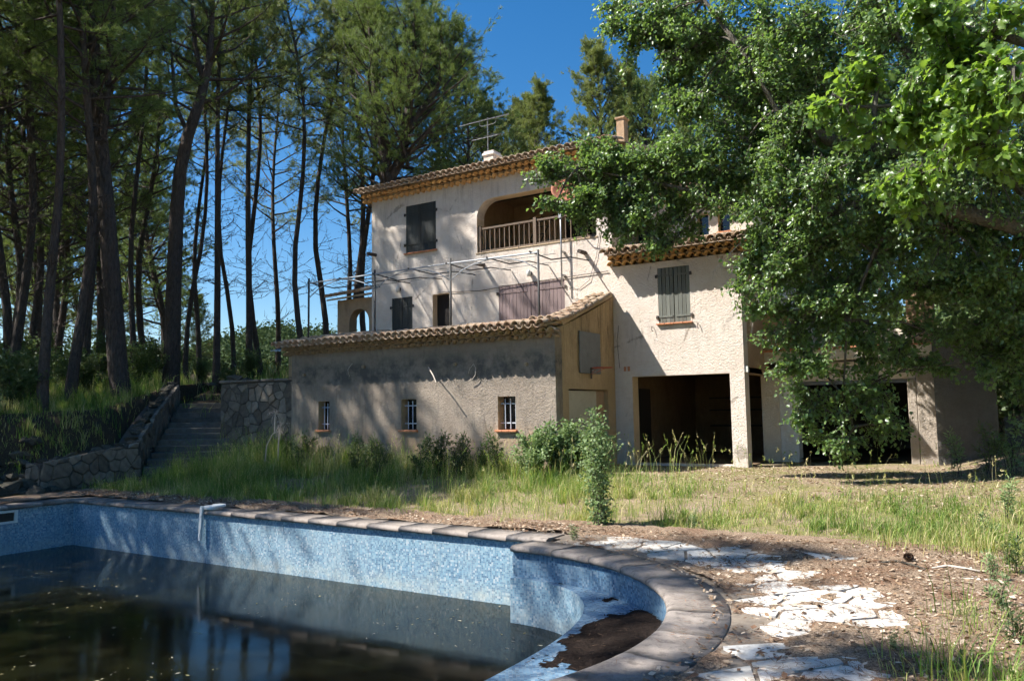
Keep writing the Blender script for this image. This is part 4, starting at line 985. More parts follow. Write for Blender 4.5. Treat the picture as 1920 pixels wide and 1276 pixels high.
# ------------------------------------------------------------------ arched porch wall at the left corner
po = empty('arched_porch', 'small ochre porch wall with a round arch beside the terrace', 'porch')
b = MB(); x0, x1, zt, zb, cx, r_, zs = -17.22, -15.81, 5.10, 2.4, -16.33, 0.40, 4.38
n = 12; arcp = [(cx - r_*math.cos(math.pi*k/n), zs + r_*math.sin(math.pi*k/n)) for k in range(n+1)]
for d in (0, 0.3):
    y = QM + 0.02 + d
    b.quad((x0, y, zb), (cx-r_, y, zb), (cx-r_, y, zt), (x0, y, zt)); b.quad((cx+r_, y, zb), (x1, y, zb), (x1, y, zt), (cx+r_, y, zt))
    for (ax, az), (bx, bz) in zip(arcp[:-1], arcp[1:]): b.quad((ax, y, az), (bx, y, bz), (bx, y, zt), (ax, y, zt))
full = [(cx-r_, zb)] + arcp + [(cx+r_, zb)]
for (ax, az), (bx, bz) in zip(full[:-1], full[1:]): b.quad((ax, QM+0.02, az), (bx, QM+0.02, bz), (bx, QM+0.32, bz), (ax, QM+0.32, az))
b.quad((x0, QM+0.02, zb), (x0, QM+0.32, zb), (x0, QM+0.32, zt), (x0, QM+0.02, zt)); b.quad((x0, QM+0.02, zt), (x1, QM+0.02, zt), (x1, QM+0.32, zt), (x0, QM+0.32, zt))
b.build('arch_wall', M['dirty_ochre'], po)
MB().add([(x0-0.2, QM-0.25, zt+0.02), (x1-0.005, QM-0.25, zt+0.08), (x1-0.005, QM+1.2, zt+0.4), (x0-0.2, QM+1.2, zt+0.34), (x0-0.2, QM-0.25, zt-0.03), (x1-0.005, QM-0.25, zt+0.03), (x1-0.005, QM+1.2, zt+0.35), (x0-0.2, QM+1.2, zt+0.29)],
         [(0, 1, 2, 3), (4, 7, 6, 5), (0, 4, 5, 1), (1, 5, 6, 2), (2, 6, 7, 3), (3, 7, 4, 0)]).build('porch_roof', M['mortar'], po)
pr = po.children[-1]
for i in range(8):
    for k in range(2): put('roof_tile', TM_COVER, pr, (x0-0.1+0.19*i, QM-0.36+0.33*k, zt+0.07+0.0085*i+0.08*k), (R(13), random.uniform(-.06, .06), random.uniform(-.05, .05)))

# ------------------------------------------------------------------ garage annexe on the right with a terrace on top
QA = 19.6
ga = empty('garage_annexe', 'open fronted garage annexe with a flat terrace roof behind the leafy tree', 'garage')
for (a, c, mt, nm) in ((-5.02, -4.60, 'pale', 'pier'), (-4.595, -4.18, 'white_render', 'pier'), (-1.80, -1.62, 'shaded_pale', 'pier'), (-1.615, -1.25, 'shaded_pale', 'pier')):
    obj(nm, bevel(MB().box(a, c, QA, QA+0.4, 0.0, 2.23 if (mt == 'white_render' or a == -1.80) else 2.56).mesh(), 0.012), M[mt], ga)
MB().box(-4.594, -1.625, QA+0.02, QA+0.38, 2.235, 2.66).build('lintel', M['pale'], ga)
MB().box(-4.17, -1.81, QA+0.03, QA+0.06, 2.14, 2.225).build('door_track', M['aerial'], ga)  # white track coloured grey to paint in the annexe's deep shade
b = MB(); y0, y1 = QA+0.4, 24.6
b.quad((-4.6, y0-0.4, 0.40), (-1.3, y0-0.4, 0.40), (-1.3, y1, 0.40), (-4.6, y1, 0.40)); b.quad((-4.8, y0, 2.6), (-1.3, y0, 2.6), (-1.3, y1, 2.6), (-4.8, y1, 2.6))
b.quad((-4.8, y1, 0), (-1.3, y1, 0), (-1.3, y1, 2.7), (-4.8, y1, 2.7)); b.quad((-4.75, y0, 0), (-4.75, y1, 0), (-4.75, y1, 2.7), (-4.75, y0, 2.7)); b.quad((-1.3, y0, 0), (-1.3, y1, 0), (-1.3, y1, 2.7), (-1.3, y0, 2.7))
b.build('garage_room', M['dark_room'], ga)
sl_ = obj('roof_slab', bevel(MB().box(-5.2, -1.18, QA-0.3, 24.7, 2.70, 2.95).mesh(), 0.01), M['pale'], ga)
for i in range(16): a = -5.22 + 4.06*i/16; obj('edge_tile', bevel(MB().box(a+0.004, a+4.06/16-0.004, QA-0.36, QA-0.02, 2.955, 3.0).mesh(), 0.008), M['terracotta'], sl_)
MB().box(-5.0, -1.2, QA+1.6, QA+1.8, 2.96, 3.5).build('parapet', M['pale'], ga)
MB().box(-1.75, -1.2, QA+0.2, QA+0.7, 2.96, 4.2).build('terrace_pillar', M['dirty_ochre'], ga)
MB().box(-1.24, -0.1, QA-0.4, QA-0.05, 0.0, 3.1).build('dark_side_wall', M['grey_concrete'], ga)
MB().box(0.0, 2.6, QA+0.2, QA+0.5, 0.0, 1.35).build('garden_wall', M['grey_concrete'], ga)
MB().box(SW+0.001, SW+0.9, 19.3, 19.59, 2.96, 3.9).build('terrace_wall', M['dirty_ochre'], ga)

# ------------------------------------------------------------------ stone walls, stair and tumbled stones
def stone_face(parent, org, ax, nrm, length, zlo, zhi, step=0.27, seed=1, proud=0.05):
    """irregular stones on a wall face; zlo/zhi are functions of the distance along it"""
    r = random.Random(seed); zmax = max(zhi(0), zhi(length), zhi(length/2)); zmin = min(zlo(0), zlo(length))
    sd = jitter_grid(-0.3, length+0.3, zmin-0.3, zmax+0.3, step, 0.36, r)
    sd = sd[np.array([r.random() > 0.18 for _ in sd])]
    for poly in voronoi(sd, 0.02, step*1.7):
        if not poly: continue
        P = [(min(max(a, 0.0), length), z) for a, z in poly]
        P = [(a, min(max(z, zlo(a)), zhi(a)-0.02)) for a, z in P]
        area = abs(sum(P[i][0]*P[i-1][1]-P[i-1][0]*P[i][1] for i in range(len(P))))/2
        if area < step*step*0.18: continue
        P = rounded(P, 0.10); c = (sum(p[0] for p in P)/len(P), sum(p[1] for p in P)/len(P))
        d1 = proud*r.uniform(0.4, 1.0); n_ = len(P); b_ = MB()
        def w3(a, z, d): return (org[0]+ax[0]*a+nrm[0]*d, org[1]+ax[1]*a+nrm[1]*d, z)
        o3 = w3(c[0], c[1], 0)
        lay = [(1.0, -0.04), (1.0, d1*0.6), (0.93, d1), (0.5, d1*r.uniform(0.9, 1.2))]
        for k, d in lay:
            for a, z in P:
                q3 = w3(c[0]+(a-c[0])*k, c[1]+(z-c[1])*k, d); b_.v.append(tuple(q3[i]-o3[i] for i in range(3)))
        for L_ in range(len(lay)-1):
            for i in range(n_): b_.f.append((L_*n_+i, L_*n_+(i+1) % n_, (L_+1)*n_+(i+1) % n_, (L_+1)*n_+i))
        b_.f.append(tuple(range((len(lay)-1)*n_, len(lay)*n_)))
        st = b_.build('stone', M['stone'], parent); st.location = o3
sw = empty('stone_wall', 'rubble stone retaining wall between the stair and the pool house', 'stone wall')
MB().box(-19.36, -15.93, 15.0, 15.42, 0.0, 2.56).build('core', M['stone_mortar'], sw)
stone_face(sw, (-19.36, 15.0), (1, 0), (0, -1), 3.42, lambda a: 0.1, lambda a: 2.56, 0.27, 5, 0.035)
stone_face(sw, (-19.36, 15.42), (0, -1), (-1, 0), 0.42, lambda a: 0.1, lambda a: 2.56, 0.26, 6)
for i in range(6):
    a = -19.42 + 3.48*i/6; obj('coping_slab', bevel(MB().box(a+0.01, a+0.57, 14.93, 15.46, 2.562+random.uniform(0, .01), 2.64+random.uniform(-.02, .02)).mesh(), 0.015), M['stone'], sw)
lw = empty('stair_wall', 'dark sloping stone wall along the upper side of the garden stair', 'stone wall')
A0 = np.array((-18.8, 12.05)); LL = 6.45
ztop = lambda a: 1.05 + 1.70*(a/LL)**0.9; zlow = lambda a: 0.05 + 1.6*a/LL
b = MB(); nn = 10
for i in range(nn):
    a, c = LL*i/nn, LL*(i+1)/nn
    f3 = lambda t, d, z: (A0[0]+SD[0]*t-SE[0]*d, A0[1]+SD[1]*t-SE[1]*d, z)
    b.quad(f3(a, 0, -0.3), f3(c, 0, -0.3), f3(c, 0, ztop(c)-.05), f3(a, 0, ztop(a)-.05)); b.quad(f3(a, 0, ztop(a)-.05), f3(c, 0, ztop(c)-.05), f3(c, 0.45, ztop(c)-.05), f3(a, 0.45, ztop(a)-.05))
b.quad(f3(0, 0, -0.3), f3(0, 0.45, -0.3), f3(0, 0.45, 1.0), f3(0, 0, 1.0))
b.build('core', M['stone_mortar'], lw)
stone_face(lw, A0, SD, SE, LL, zlow, ztop, 0.33, 9, 0.06)
stone_face(lw, A0 - SE*0.45, SE, -SD, 0.45, lambda a: 0.05, lambda a: 1.0, 0.25, 10)
W2 = np.array((-18.72, 12.06)); ax2 = np.array((0.16, -0.987)); nr2 = np.array((0.987, 0.16)); L2 = 2.7
z2 = lambda a: 1.02 - 0.13*a
b = MB(); f3 = lambda t, d, z: (W2[0]+ax2[0]*t-nr2[0]*d, W2[1]+ax2[1]*t-nr2[1]*d, z)
b.add([f3(0, 0, -.3), f3(L2, 0, -.3), f3(L2, .45, -.3), f3(0, .45, -.3), f3(0, 0, z2(0)-.05), f3(L2, 0, z2(L2)-.05), f3(L2, .45, z2(L2)-.05), f3(0, .45, z2(0)-.05)], [(0, 1, 5, 4), (1, 2, 6, 5), (2, 3, 7, 6), (3, 0, 4, 7), (4, 5, 6, 7)]).build('core', M['stone_mortar'], lw)
stone_face(lw, W2, ax2, nr2, L2, lambda a: 0.0, z2, 0.30, 14, 0.07)
stone_face(lw, W2 + ax2*L2, -nr2, ax2, 0.45, lambda a: 0.0, lambda a: z2(L2), 0.26, 15, 0.05)
def boulder(seed, flat=0.75):
    r = random.Random(seed); bm = bmesh.new(); bmesh.ops.create_icosphere(bm, subdivisions=1, radius=1.0)
    for v in bm.verts: v.co *= r.uniform(0.72, 1.12)
    for k in range(5):
        n_ = Vector((r.uniform(-1, 1), r.uniform(-1, 1), r.uniform(-1, 1))).normalized(); d = r.uniform(0.5, 0.75)
        for v in bm.verts:
            e = v.co.dot(n_)-d
            if e > 0: v.co -= n_*e
    for v in bm.verts: v.co.z *= flat
    me = bpy.data.meshes.new('boulder'); bm.to_mesh(me); bm.free(); me.materials.append(M['rubble']); return me
BOUL = [boulder(i) for i in range(8)]
r = random.Random(21)
t = 0.15
while t < LL:                                                   # loose cap stones on the sloping wall
    o = put('cap_stone', BOUL[r.randrange(8)], lw, (A0[0]+SD[0]*t-SE[0]*0.2, A0[1]+SD[1]*t-SE[1]*0.2, ztop(t)-0.02), (r.uniform(-.3, .3), r.uniform(-.3, .3), r.uniform(0, 6)))
    s_ = r.uniform(0.13, 0.21); o.scale = (s_*1.3, s_, s_*0.7); t += r.uniform(0.25, 0.42)
t = 0.1
while t < L2:
    o = put('cap_stone', BOUL[r.randrange(8)], lw, (*(W2 + ax2*t - nr2*0.2), z2(t)-0.02), (r.uniform(-.3, .3), r.uniform(-.3, .3), r.uniform(0, 6))); s_ = r.uniform(0.13, 0.22); o.scale = (s_*1.3, s_, s_*0.7); t += r.uniform(0.25, 0.4)
rb = empty('tumbled_stone_bank', 'heap of tumbled grey stones below the shaded grass bank', 'stones')
for i in range(150):
    t = r.random(); k = r.random()**1.6
    x = np.interp(t, [0, 0.5, 1], [-18.3, -18.15, -18.0]) - k*1.35 + r.uniform(-.15, .3); y = 9.9 - 4.2*t + r.uniform(-.2, .2)
    s_ = r.uniform(0.10, 0.30)*(1.15 if k < 0.5 else 0.8)
    o = put('stone', BOUL[r.randrange(8)], rb, (x, y, gz(x, y)+s_*0.12), (r.uniform(-.5, .5), r.uniform(-.5, .5), r.uniform(0, 6)))
    o.scale = (s_*1.25, s_, s_*0.85)
for i, (px, py, s_) in enumerate([(440, 708, .26), (395, 720, .16), (412, 716, .13), (462, 712, .18)]):
    c = on_q(px, py, 15.25 if i in (0, 3) else 16.2); o = put('stone', BOUL[i], sw if i in (0, 3) else lw, (c.x, c.y, c.z), (0.2, 0.1, i)); o.scale = (s_*1.5, s_, s_*0.6)

sta = empty('garden_stair', 'worn stone garden stair climbing beside the stone wall', 'stair')
ns = 12
for i in range(ns):
    t0 = 6.2*i/ns; z = 0.2 + 1.86*(i+1)/ns
    hr = 1.45 if i < 3 else 1.15
    k = MB(); e = []
    for a in np.linspace(-1.12, hr, 7): e.append((a, t0 + r.uniform(-.04, .04) + 0.05*(a*a)))
    top = [(ST0[0]+SD[0]*b_+SE[0]*a, ST0[1]+SD[1]*b_+SE[1]*a) for a, b_ in e] + [(ST0[0]+SD[0]*(t0+0.75)+SE[0]*a, ST0[1]+SD[1]*(t0+0.75)+SE[1]*a) for a in (hr, -1.12)]
    obj('step', bevel(MB().prism(top, z-0.3, z-0.001*i).mesh(), 0.012), M['step_stone'], sta)

# small hut roof and post beyond the stone wall
hut = empty('lean_to', 'corrugated lean to roof on an ochre post behind the stone wall', 'lean-to')
c = at_depth(535, 690, 27.5)
b = MB(); n = 22
for i in range(n):
    a0_, a1_ = i/n*1.0, (i+1)/n*1.0
    z0_, z1_ = 0.02*math.cos(i*math.pi/1.5), 0.02*math.cos((i+1)*math.pi/1.5)
    f3 = lambda a, d, z: (c.x - 0.55*CR[0] + CR[0]*a + CF[0]*d, c.y - 0.55*CR[1] + CR[1]*a + CF[1]*d, c.z + 0.62 + z + 0.12*d)
    b.quad(f3(a0_, 0, z0_), f3(a1_, 0, z1_), f3(a1_, 1.2, z1_), f3(a0_, 1.2, z0_))
    b.quad(f3(a0_, 0, z0_-.02), f3(a1_, 0, z1_-.02), f3(a1_, 1.2, z1_-.02), f3(a0_, 1.2, z0_-.02)); b.quad(f3(a0_, 0, z0_-.02), f3(a1_, 0, z1_-.02), f3(a1_, 0, z1_), f3(a0_, 0, z0_))
b.build('roof_sheet', M['galv'], hut)
MB().box(c.x+0.05, c.x+0.40, c.y+0.1, c.y+0.45, c.z-1.5, c.z+0.60).build('post', M['ochre'], hut)

# ------------------------------------------------------------------ vegetation tools
LEAF_SIMPLE = (np.array([(0, 0, 0), (0.40, 0.32, 0.09), (0.30, 0.68, 0.05), (0, 1, -0.10), (-0.30, 0.68, 0.05), (-0.40, 0.32, 0.09)]),
               [(0, 1, 2, 3), (0, 3, 4, 5)])
LEAF_NARROW = (np.array([(0, 0, 0), (0.16, 0.45, 0.04), (0, 1, -0.05), (-0.16, 0.45, 0.04)]), [(0, 1, 2, 3)])
_h = [(0.0, 0.0), (0.05, 0.10), (0.16, 0.20), (0.10, 0.28), (0.26, 0.40), (0.17, 0.48), (0.34, 0.62), (0.22, 0.70), (0.27, 0.84), (0.12, 0.90), (0.0, 1.0)]
_ov = [(0, y, -0.22*y*y) for x, y in _h] + [(x, y, 0.35*abs(x)+0.05*math.sin(9*y)-0.22*y*y) for x, y in _h] + [(-x, y, 0.30*abs(x)-0.05*math.sin(8*y)-0.22*y*y) for x, y in _h]
LEAF_OAK = (np.array(_ov), [(i, 11+i, 12+i, i+1) for i in range(10)] + [(i+1, 23+i, 22+i, i) for i in range(10)])
def frames(d, nrm):
    d = d/np.linalg.norm(d, axis=1)[:, None]; x = np.cross(d, nrm); x /= np.linalg.norm(x, axis=1)[:, None]+1e-9; z = np.cross(x, d)
    return np.stack([x, d, z], 2)
def leaves(P, D, Nn, size, tpl, curl=None):
    T, F = tpl; Rm = frames(D, Nn); v = np.einsum('nij,kj->nki', Rm, T)*size[:, None, None] + P[:, None, :]
    k = len(T); f = (np.asarray(F)[None] + (np.arange(len(P))*k)[:, None, None]).reshape(-1, len(F[0]))
    return v.reshape(-1, 3), f
def rdir(n, r):
    v = r.normal(0, 1, (n, 3)); return v/np.linalg.norm(v, axis=1)[:, None]

def needles(P, D, per, L, wd, r):
    """bottle-brush tufts of thin needles"""
    n = len(P); P = np.repeat(P, per, 0); D = np.repeat(D, per, 0); m = n*per
    D = D/np.linalg.norm(D, axis=1)[:, None]
    q = rdir(m, r); q = q - D*(q*D).sum(1)[:, None]; q /= np.linalg.norm(q, axis=1)[:, None]+1e-9
    nd = D*r.uniform(0.35, 1.0, (m, 1)) + q*r.uniform(0.3, 0.9, (m, 1)); nd /= np.linalg.norm(nd, axis=1)[:, None]
    base = P + D*r.uniform(-0.10, 0.12, (m, 1)); ln = L*r.uniform(0.7, 1.25, (m, 1))
    sdv = np.cross(nd, rdir(m, r)); sdv /= np.linalg.norm(sdv, axis=1)[:, None]+1e-9
    v = np.stack([base - sdv*wd/2, base + sdv*wd/2, base + nd*ln], 1).reshape(-1, 3)
    return v, np.arange(3*m).reshape(m, 3)

def pine_meshes(seed, H, cb, cr, stems=None, nbr=46, dead=16, per=22, wd=0.013, r0=0.26, dens=1.0, lean=0.6):
    r = random.Random(seed); g = np.random.default_rng(seed); b = MB(); TP, TD = [], []
    if stems is None:
        pts = []; ax, ay = r.uniform(-lean, lean), r.uniform(-lean, lean); ph_ = r.uniform(0, 6)
        for k in range(13):
            t = k/12; z = -0.6 + (H+0.6)*t
            pts.append((ax*t**1.3+0.45*math.sin(ph_+t*6)*min(1, t*3), ay*t**1.3+0.45*math.cos(ph_*1.3+t*5.2)*min(1, t*3), z, r0*(1-t)**0.8*(1.0+0.35*max(0, 0.12-t)/0.12) + 0.025))
        stems = [(pts, cb, 1.0)]
    tot = sum(s[2] for s in stems)
    for pts, cb_, share in stems:
        b.tube([p[:3] for p in pts], [p[3] for p in pts], 9, False)
        zs = [p[2] for p in pts]; zt = zs[-1]
        at = lambda z: Vector((np.interp(z, zs, [p[0] for p in pts]), np.interp(z, zs, [p[1] for p in pts]), z))
        ra = lambda z: float(np.interp(z, zs, [p[3] for p in pts]))
        n = int(nbr*share*dens); az = r.uniform(0, 6)
        for i in range(n + int(dead*share)):
            dd = i >= n
            tt = (i+0.5)/n if not dd else 0
            z = cb_ + (zt-cb_)*tt**0.9 if not dd else r.uniform(cb_*0.35 + zs[0]*0.3, cb_)
            if dd and z < zs[0]: continue
            az += 2.4 + r.uniform(-.4, .4)
            L = (cr*(0.45+0.75*math.sin(math.pi*min(1, 0.25+tt*0.72)))*r.uniform(0.6, 1.15)*(1-0.45*tt*tt)) if not dd else r.uniform(0.5, 1.0)*cr*0.6
            el = (0.12 + 0.75*tt + r.uniform(-.15, .2)) if not dd else r.uniform(-0.1, 0.5)
            p = at(z); d = Vector((math.cos(az)*math.cos(el), math.sin(az)*math.cos(el), math.sin(el)))
            rb_ = min(ra(z)*0.55, 0.02 + L*0.016) if not dd else 0.012 + L*0.006
            bp = [p]; dirs = []
            for k in range(5):
                d = (d + Vector((r.uniform(-.22, .22), r.uniform(-.22, .22), r.uniform(-.05, .20)))).normalized(); bp.append(bp[-1] + d*L/5); dirs.append(d)
            b.tube(bp, [rb_*(1-k/5.6) for k in range(6)], 5 if not dd else 4, False)
            nt = 9 if not dd else 4
            for k in range(nt):
                t = 0.30 + 0.70*(k+r.random())/nt; j = min(4, int(t*5)); q = bp[j].lerp(bp[j+1], t*5-j)
                sd = Vector((r.gauss(0, 1), r.gauss(0, 1), r.gauss(0.15, 0.6))).normalized()
                sd = (sd*0.9 + dirs[j]*0.7).normalized(); sl = L*r.uniform(0.16, 0.34) + 0.15
                e = q + sd*sl; m_ = q.lerp(e, 0.5) + Vector((0, 0, 0.04*sl))
                b.tube([q, m_, e], [0.011, 0.008, 0.004], 3, False)
                if not dd:
                    for h in range(5):
                        u_ = 0.25 + 0.75*(h+r.random())/5
                        TP.append(q.lerp(e, u_) + Vector((r.gauss(0, .10), r.gauss(0, .10), r.gauss(0.02, .08)))); TD.append((sd + Vector((r.gauss(0, .5), r.gauss(0, .5), r.gauss(.35, .35)))).normalized())
            if not dd:
                for h in range(4): TP.append(bp[-1] + Vector((r.gauss(0, .13), r.gauss(0, .13), r.gauss(0, .1)))); TD.append(dirs[-1])
    V, F = needles(np.array([tuple(p) for p in TP]), np.array([tuple(p) for p in TD]), per, 0.17, wd, g)
    return b.mesh('pine_trunk'), np_mesh('pine_crown', V, F)
def tree(name, label, meshes, mats, loc, rotz=0.0, sc=1.0, group=None, cat='tree', parts=('trunk', 'crown')):
    o_ = empty(name, label, cat, group, loc); o_.rotation_euler = (0, 0, rotz); o_.scale = (sc, sc, sc) if not hasattr(sc, '__len__') else sc
    for me, mt, pn in zip(meshes, mats, parts):
        if not me.materials: me.materials.append(mt)
        p_ = bpy.data.objects.new(pn, me); link(p_, o_)
        if mt is not me.materials[0]: p_.material_slots[0].link = 'OBJECT'; p_.material_slots[0].material = mt
    return o_
for k_ in ():
    pass
PV = [pine_meshes(11, 19, 11, 2.3, nbr=36, r0=0.12, lean=1.4, dead=34, per=24), pine_meshes(12, 20, 8.5, 3.2, nbr=40, r0=0.135, lean=1.8, dead=28, per=26), pine_meshes(13, 18, 10.0, 2.3, nbr=34, r0=0.105, lean=2.4, dead=34, per=22),
      pine_meshes(14, 17, 5.5, 3.3, nbr=60, r0=0.16, per=30, wd=0.016), pine_meshes(15, 16, 3.0, 3.0, nbr=80, r0=0.18, per=30, wd=0.018), pine_meshes(16, 19, 11.5, 2.0, nbr=28, r0=0.085, lean=2.6, dead=38, per=20)]
for tm, cm in PV:
    tm.polygons.foreach_set('use_smooth', [True]*len(tm.polygons))
def base_at(px, Y):
    c = at_depth(px, 720, Y); return (c.x, c.y, gz(c.x, c.y) - 0.05)
# the two big near pines with forked or bent trunks, from their own stems
def stem(pix, Y, base, radii):
    out = []
    for (px, py), rr in zip(pix, radii):
        p = at_depth(px, py, Y); out.append((p.x-base[0], p.y-base[1], p.z-base[2], rr))
    return out
B1 = base_at(222, 24)
s1 = [(stem([(252, 860), (236, 790), (222, 700), (212, 560), (200, 400), (190, 270), (180, 170), (173, 60), (168, -60), (160, -200)], 24, B1, [0.361, 0.318, 0.292, 0.275, 0.249, 0.206, 0.146, 0.120, 0.086, 0.026]), 7.6, 0.9),
      (stem([(193, 275), (172, 200), (155, 110), (150, 20), (140, -150)], 24, B1, [0.138, 0.112, 0.095, 0.077, 0.026]), 8.0, 0.7),
      (stem([(192, 265), (203, 160), (207, 90), (214, 0), (222, -140)], 23.8, B1, [0.120, 0.103, 0.086, 0.069, 0.026]), 8.2, 0.7)]
T1 = pine_meshes(31, 16, 6, 2.6, stems=s1, nbr=26, dead=18, per=22)
B2 = base_at(322, 28)
s2 = [(stem([(314, 820), (318, 760), (322, 690), (325, 560), (331, 400), (338, 320), (352, 255), (375, 190), (392, 120), (397, 40), (400, -100)], 28, B2, [0.344, 0.318, 0.292, 0.267, 0.241, 0.224, 0.206, 0.172, 0.138, 0.103, 0.034]), 9.5, 1.0),
      (stem([(352, 250), (330, 200), (324, 130), (318, 50)], 28, B2, [0.086, 0.069, 0.052, 0.026]), 10.5, 0.35),
      (stem([(380, 150), (366, 90), (360, 10), (352, -80)], 28, B2, [0.103, 0.086, 0.060, 0.026]), 11.5, 0.4)]
T2 = pine_meshes(32, 16, 7, 3.0, stems=s2, nbr=24, dead=12, per=15)
B3 = base_at(728, 30)
s3 = [(stem([(728, 620), (727, 400), (722, 290), (708, 200), (700, 130), (694, 60), (690, 0)], 30, B3, [.30, .28, .25, .2, .14, .09, .03]), 5.5, 1.0),
      (stem([(728, 340), (752, 300), (765, 220), (772, 130), (776, 60), (778, 8)], 30, B3, [.2, .2, .17, .13, .08, .03]), 6.0, 1.0),
      (stem([(765, 240), (810, 180), (838, 120), (850, 70)], 29.5, B3, [.12, .10, .07, .03]), 8.0, 0.6)]
T3 = pine_meshes(33, 16, 5, 3.0, stems=s3, nbr=52, dead=14, per=26)
GP = 'pines of the wood round the house'
MT = (M['bark'], M['needles']); ML = (M['bark'], M['needles_sunlit'])
for tm, cm in (T1, T2, T3): tm.polygons.foreach_set('use_smooth', [True]*len(tm.polygons))
tree('pine_tree', 'big dark pine with three forking stems at the left', T1, MT, B1, group=GP)
tree('pine_tree', 'tall dark pine whose trunk bends right above the stone stair', T2, MT, B2, group=GP)
tree('pine_tree', 'broad twin stemmed pine rising behind the villa roof', T3, MT, B3, group=GP)
ORD = ['first', 'second', 'third', 'fourth', 'fifth', 'sixth', 'seventh', 'eighth', 'ninth', 'tenth', 'eleventh', 'twelfth', 'thirteenth', 'fourteenth', 'fifteenth', 'sixteenth', 'seventeenth', 'eighteenth', 'nineteenth', 'twentieth', 'twenty first', 'twenty second', 'twenty third', 'twenty fourth', 'twenty fifth', 'twenty sixth', 'twenty seventh', 'twenty eighth', 'twenty ninth', 'thirtieth']
# (pixel column of the foot, distance, variant, scale, crown coloured as sunlit)
WOOD = [(-40, 24, 1, 1.0, 0), (12, 27, 0, 1.05, 0), (45, 31, 1, 1.0, 0), (80, 20, 2, 1.02, 0), (128, 23, 1, 1.0, 0), (100, 36, 3, 1.0, 0), (160, 28, 0, 1.0, 0), (185, 35, 3, 1.05, 0),
        (255, 31, 5, 1.1, 0), (275, 38, 1, 1.0, 0), (300, 46, 4, 1.1, 0), (350, 33, 5, 1.0, 0), (372, 41, 0, 1.0, 1), (405, 31, 0, 0.98, 0), (437, 36, 5, 1.05, 1),
        (466, 33, 0, 1.0, 1), (494, 37, 2, 1.08, 1), (520, 46, 1, 1.0, 1), (578, 33, 2, 1.0, 1), (612, 36, 0, 1.0, 1), (640, 43, 1, 1.0, 1), (662, 34, 0, 1.05, 1)]
rr = random.Random(5)
for i, (px, Y, v, sc, lt) in enumerate(sorted(WOOD)):
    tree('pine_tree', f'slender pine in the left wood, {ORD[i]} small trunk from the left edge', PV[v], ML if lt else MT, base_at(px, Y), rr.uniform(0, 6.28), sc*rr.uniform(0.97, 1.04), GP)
BACK = [(690, 36, 1, 0.95, 1), (820, 37, 3, 0.98, 0), (875, 34, 3, 0.80, 0), (930, 40, 4, 0.86, 1), (985, 46, 4, 0.97, 1), (1040, 41, 4, 0.93, 1), (1110, 40, 4, 1.04, 1), (1170, 46, 4, 1.1, 1), (1235, 40, 3, 0.9, 0), (1300, 52, 4, 1.1, 1), (1370, 44, 3, 1.1, 0), (1460, 40, 3, 1.0, 0), (1580, 44, 4, 1.1, 0), (1680, 38, 3, 1.0, 0), (1790, 42, 4, 1.1, 0), (1890, 36, 3, 1.0, 0)]
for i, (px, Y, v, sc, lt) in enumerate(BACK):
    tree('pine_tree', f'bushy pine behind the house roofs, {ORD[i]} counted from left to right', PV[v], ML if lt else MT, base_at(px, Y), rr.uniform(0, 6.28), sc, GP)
FARW = [(-60, 55, 4, 1.0, 0), (30, 60, 4, 1.1, 1), (90, 52, 4, 0.9, 1), (150, 64, 4, 1.1, 0), (215, 55, 4, 0.9, 1), (262, 62, 3, 1.0, 0), (330, 70, 4, 0.75, 0), (372, 66, 4, 0.5, 1)]
for i, (px, Y, v, sc, lt) in enumerate(FARW):
    tree('pine_tree', f'distant bushy pine seen between the left trunks, {ORD[i]} from the left', PV[v], ML if lt else MT, base_at(px, Y), rr.uniform(0, 6.28), sc, GP)
# pines beside and behind the camera that shade the pool and the paving
SHADE = [(-26.0, 9.5, 3, 1.0), (-22.0, 6.3, 0, 1.0), (-20.6, 4.4, 3, 0.9), (-27.0, 12.8, 1, 1.0), (-23.0, 1.0, 1, 0.95), (-24.5, 2.2, 3, 1.0), (-19.8, -2.5, 3, 0.9), (-25.5, 6.0, 3, 1.0), (-14.9, -2.0, 0, 1.0), (-8.9, -0.6, 0, 0.62), (-29.5, 9.5, 1, 1.0),
         (-30, 5, 3, 1.0), (-33.5, 10, 3, 1.05), (-36, 14, 1, 1.0), (-31, 14.5, 3, 0.9), (-41, 22, 3, 1.1), (-29, 1, 1, 1.0), (-36, 4, 3, 1.0), (-45, 16, 3, 1.1), (-40, 9, 4, 1.1), (-36, 18, 4, 1.0)]
for i, (x, y, v, sc) in enumerate(sorted(SHADE, key=lambda a: -a[1])):
    tree('pine_tree', f'pine standing beyond the frame left of the pool, {ORD[i]} from the house', PV[v], MT, (x, y, gz(x, y)-0.05), rr.uniform(0, 6.28), sc, GP)

for i, (x, y, v, sc) in enumerate([(6.5, 12.5, 3, 0.9), (8.5, 16.5, 4, 1.0), (7.0, 20.5, 4, 1.0), (10.5, 10.0, 3, 1.0), (6.0, 25.0, 4, 1.0), (9.0, 6.5, 3, 0.95)]):  # unseen pines added to keep sky light off the annexe
    tree('pine_tree', f'unseen pine added beyond the frame right of the garage, {ORD[i]} of the row', PV[v], MT, (x, y, gz(x, y)-0.05), rr.uniform(0, 6.28), sc, GP)

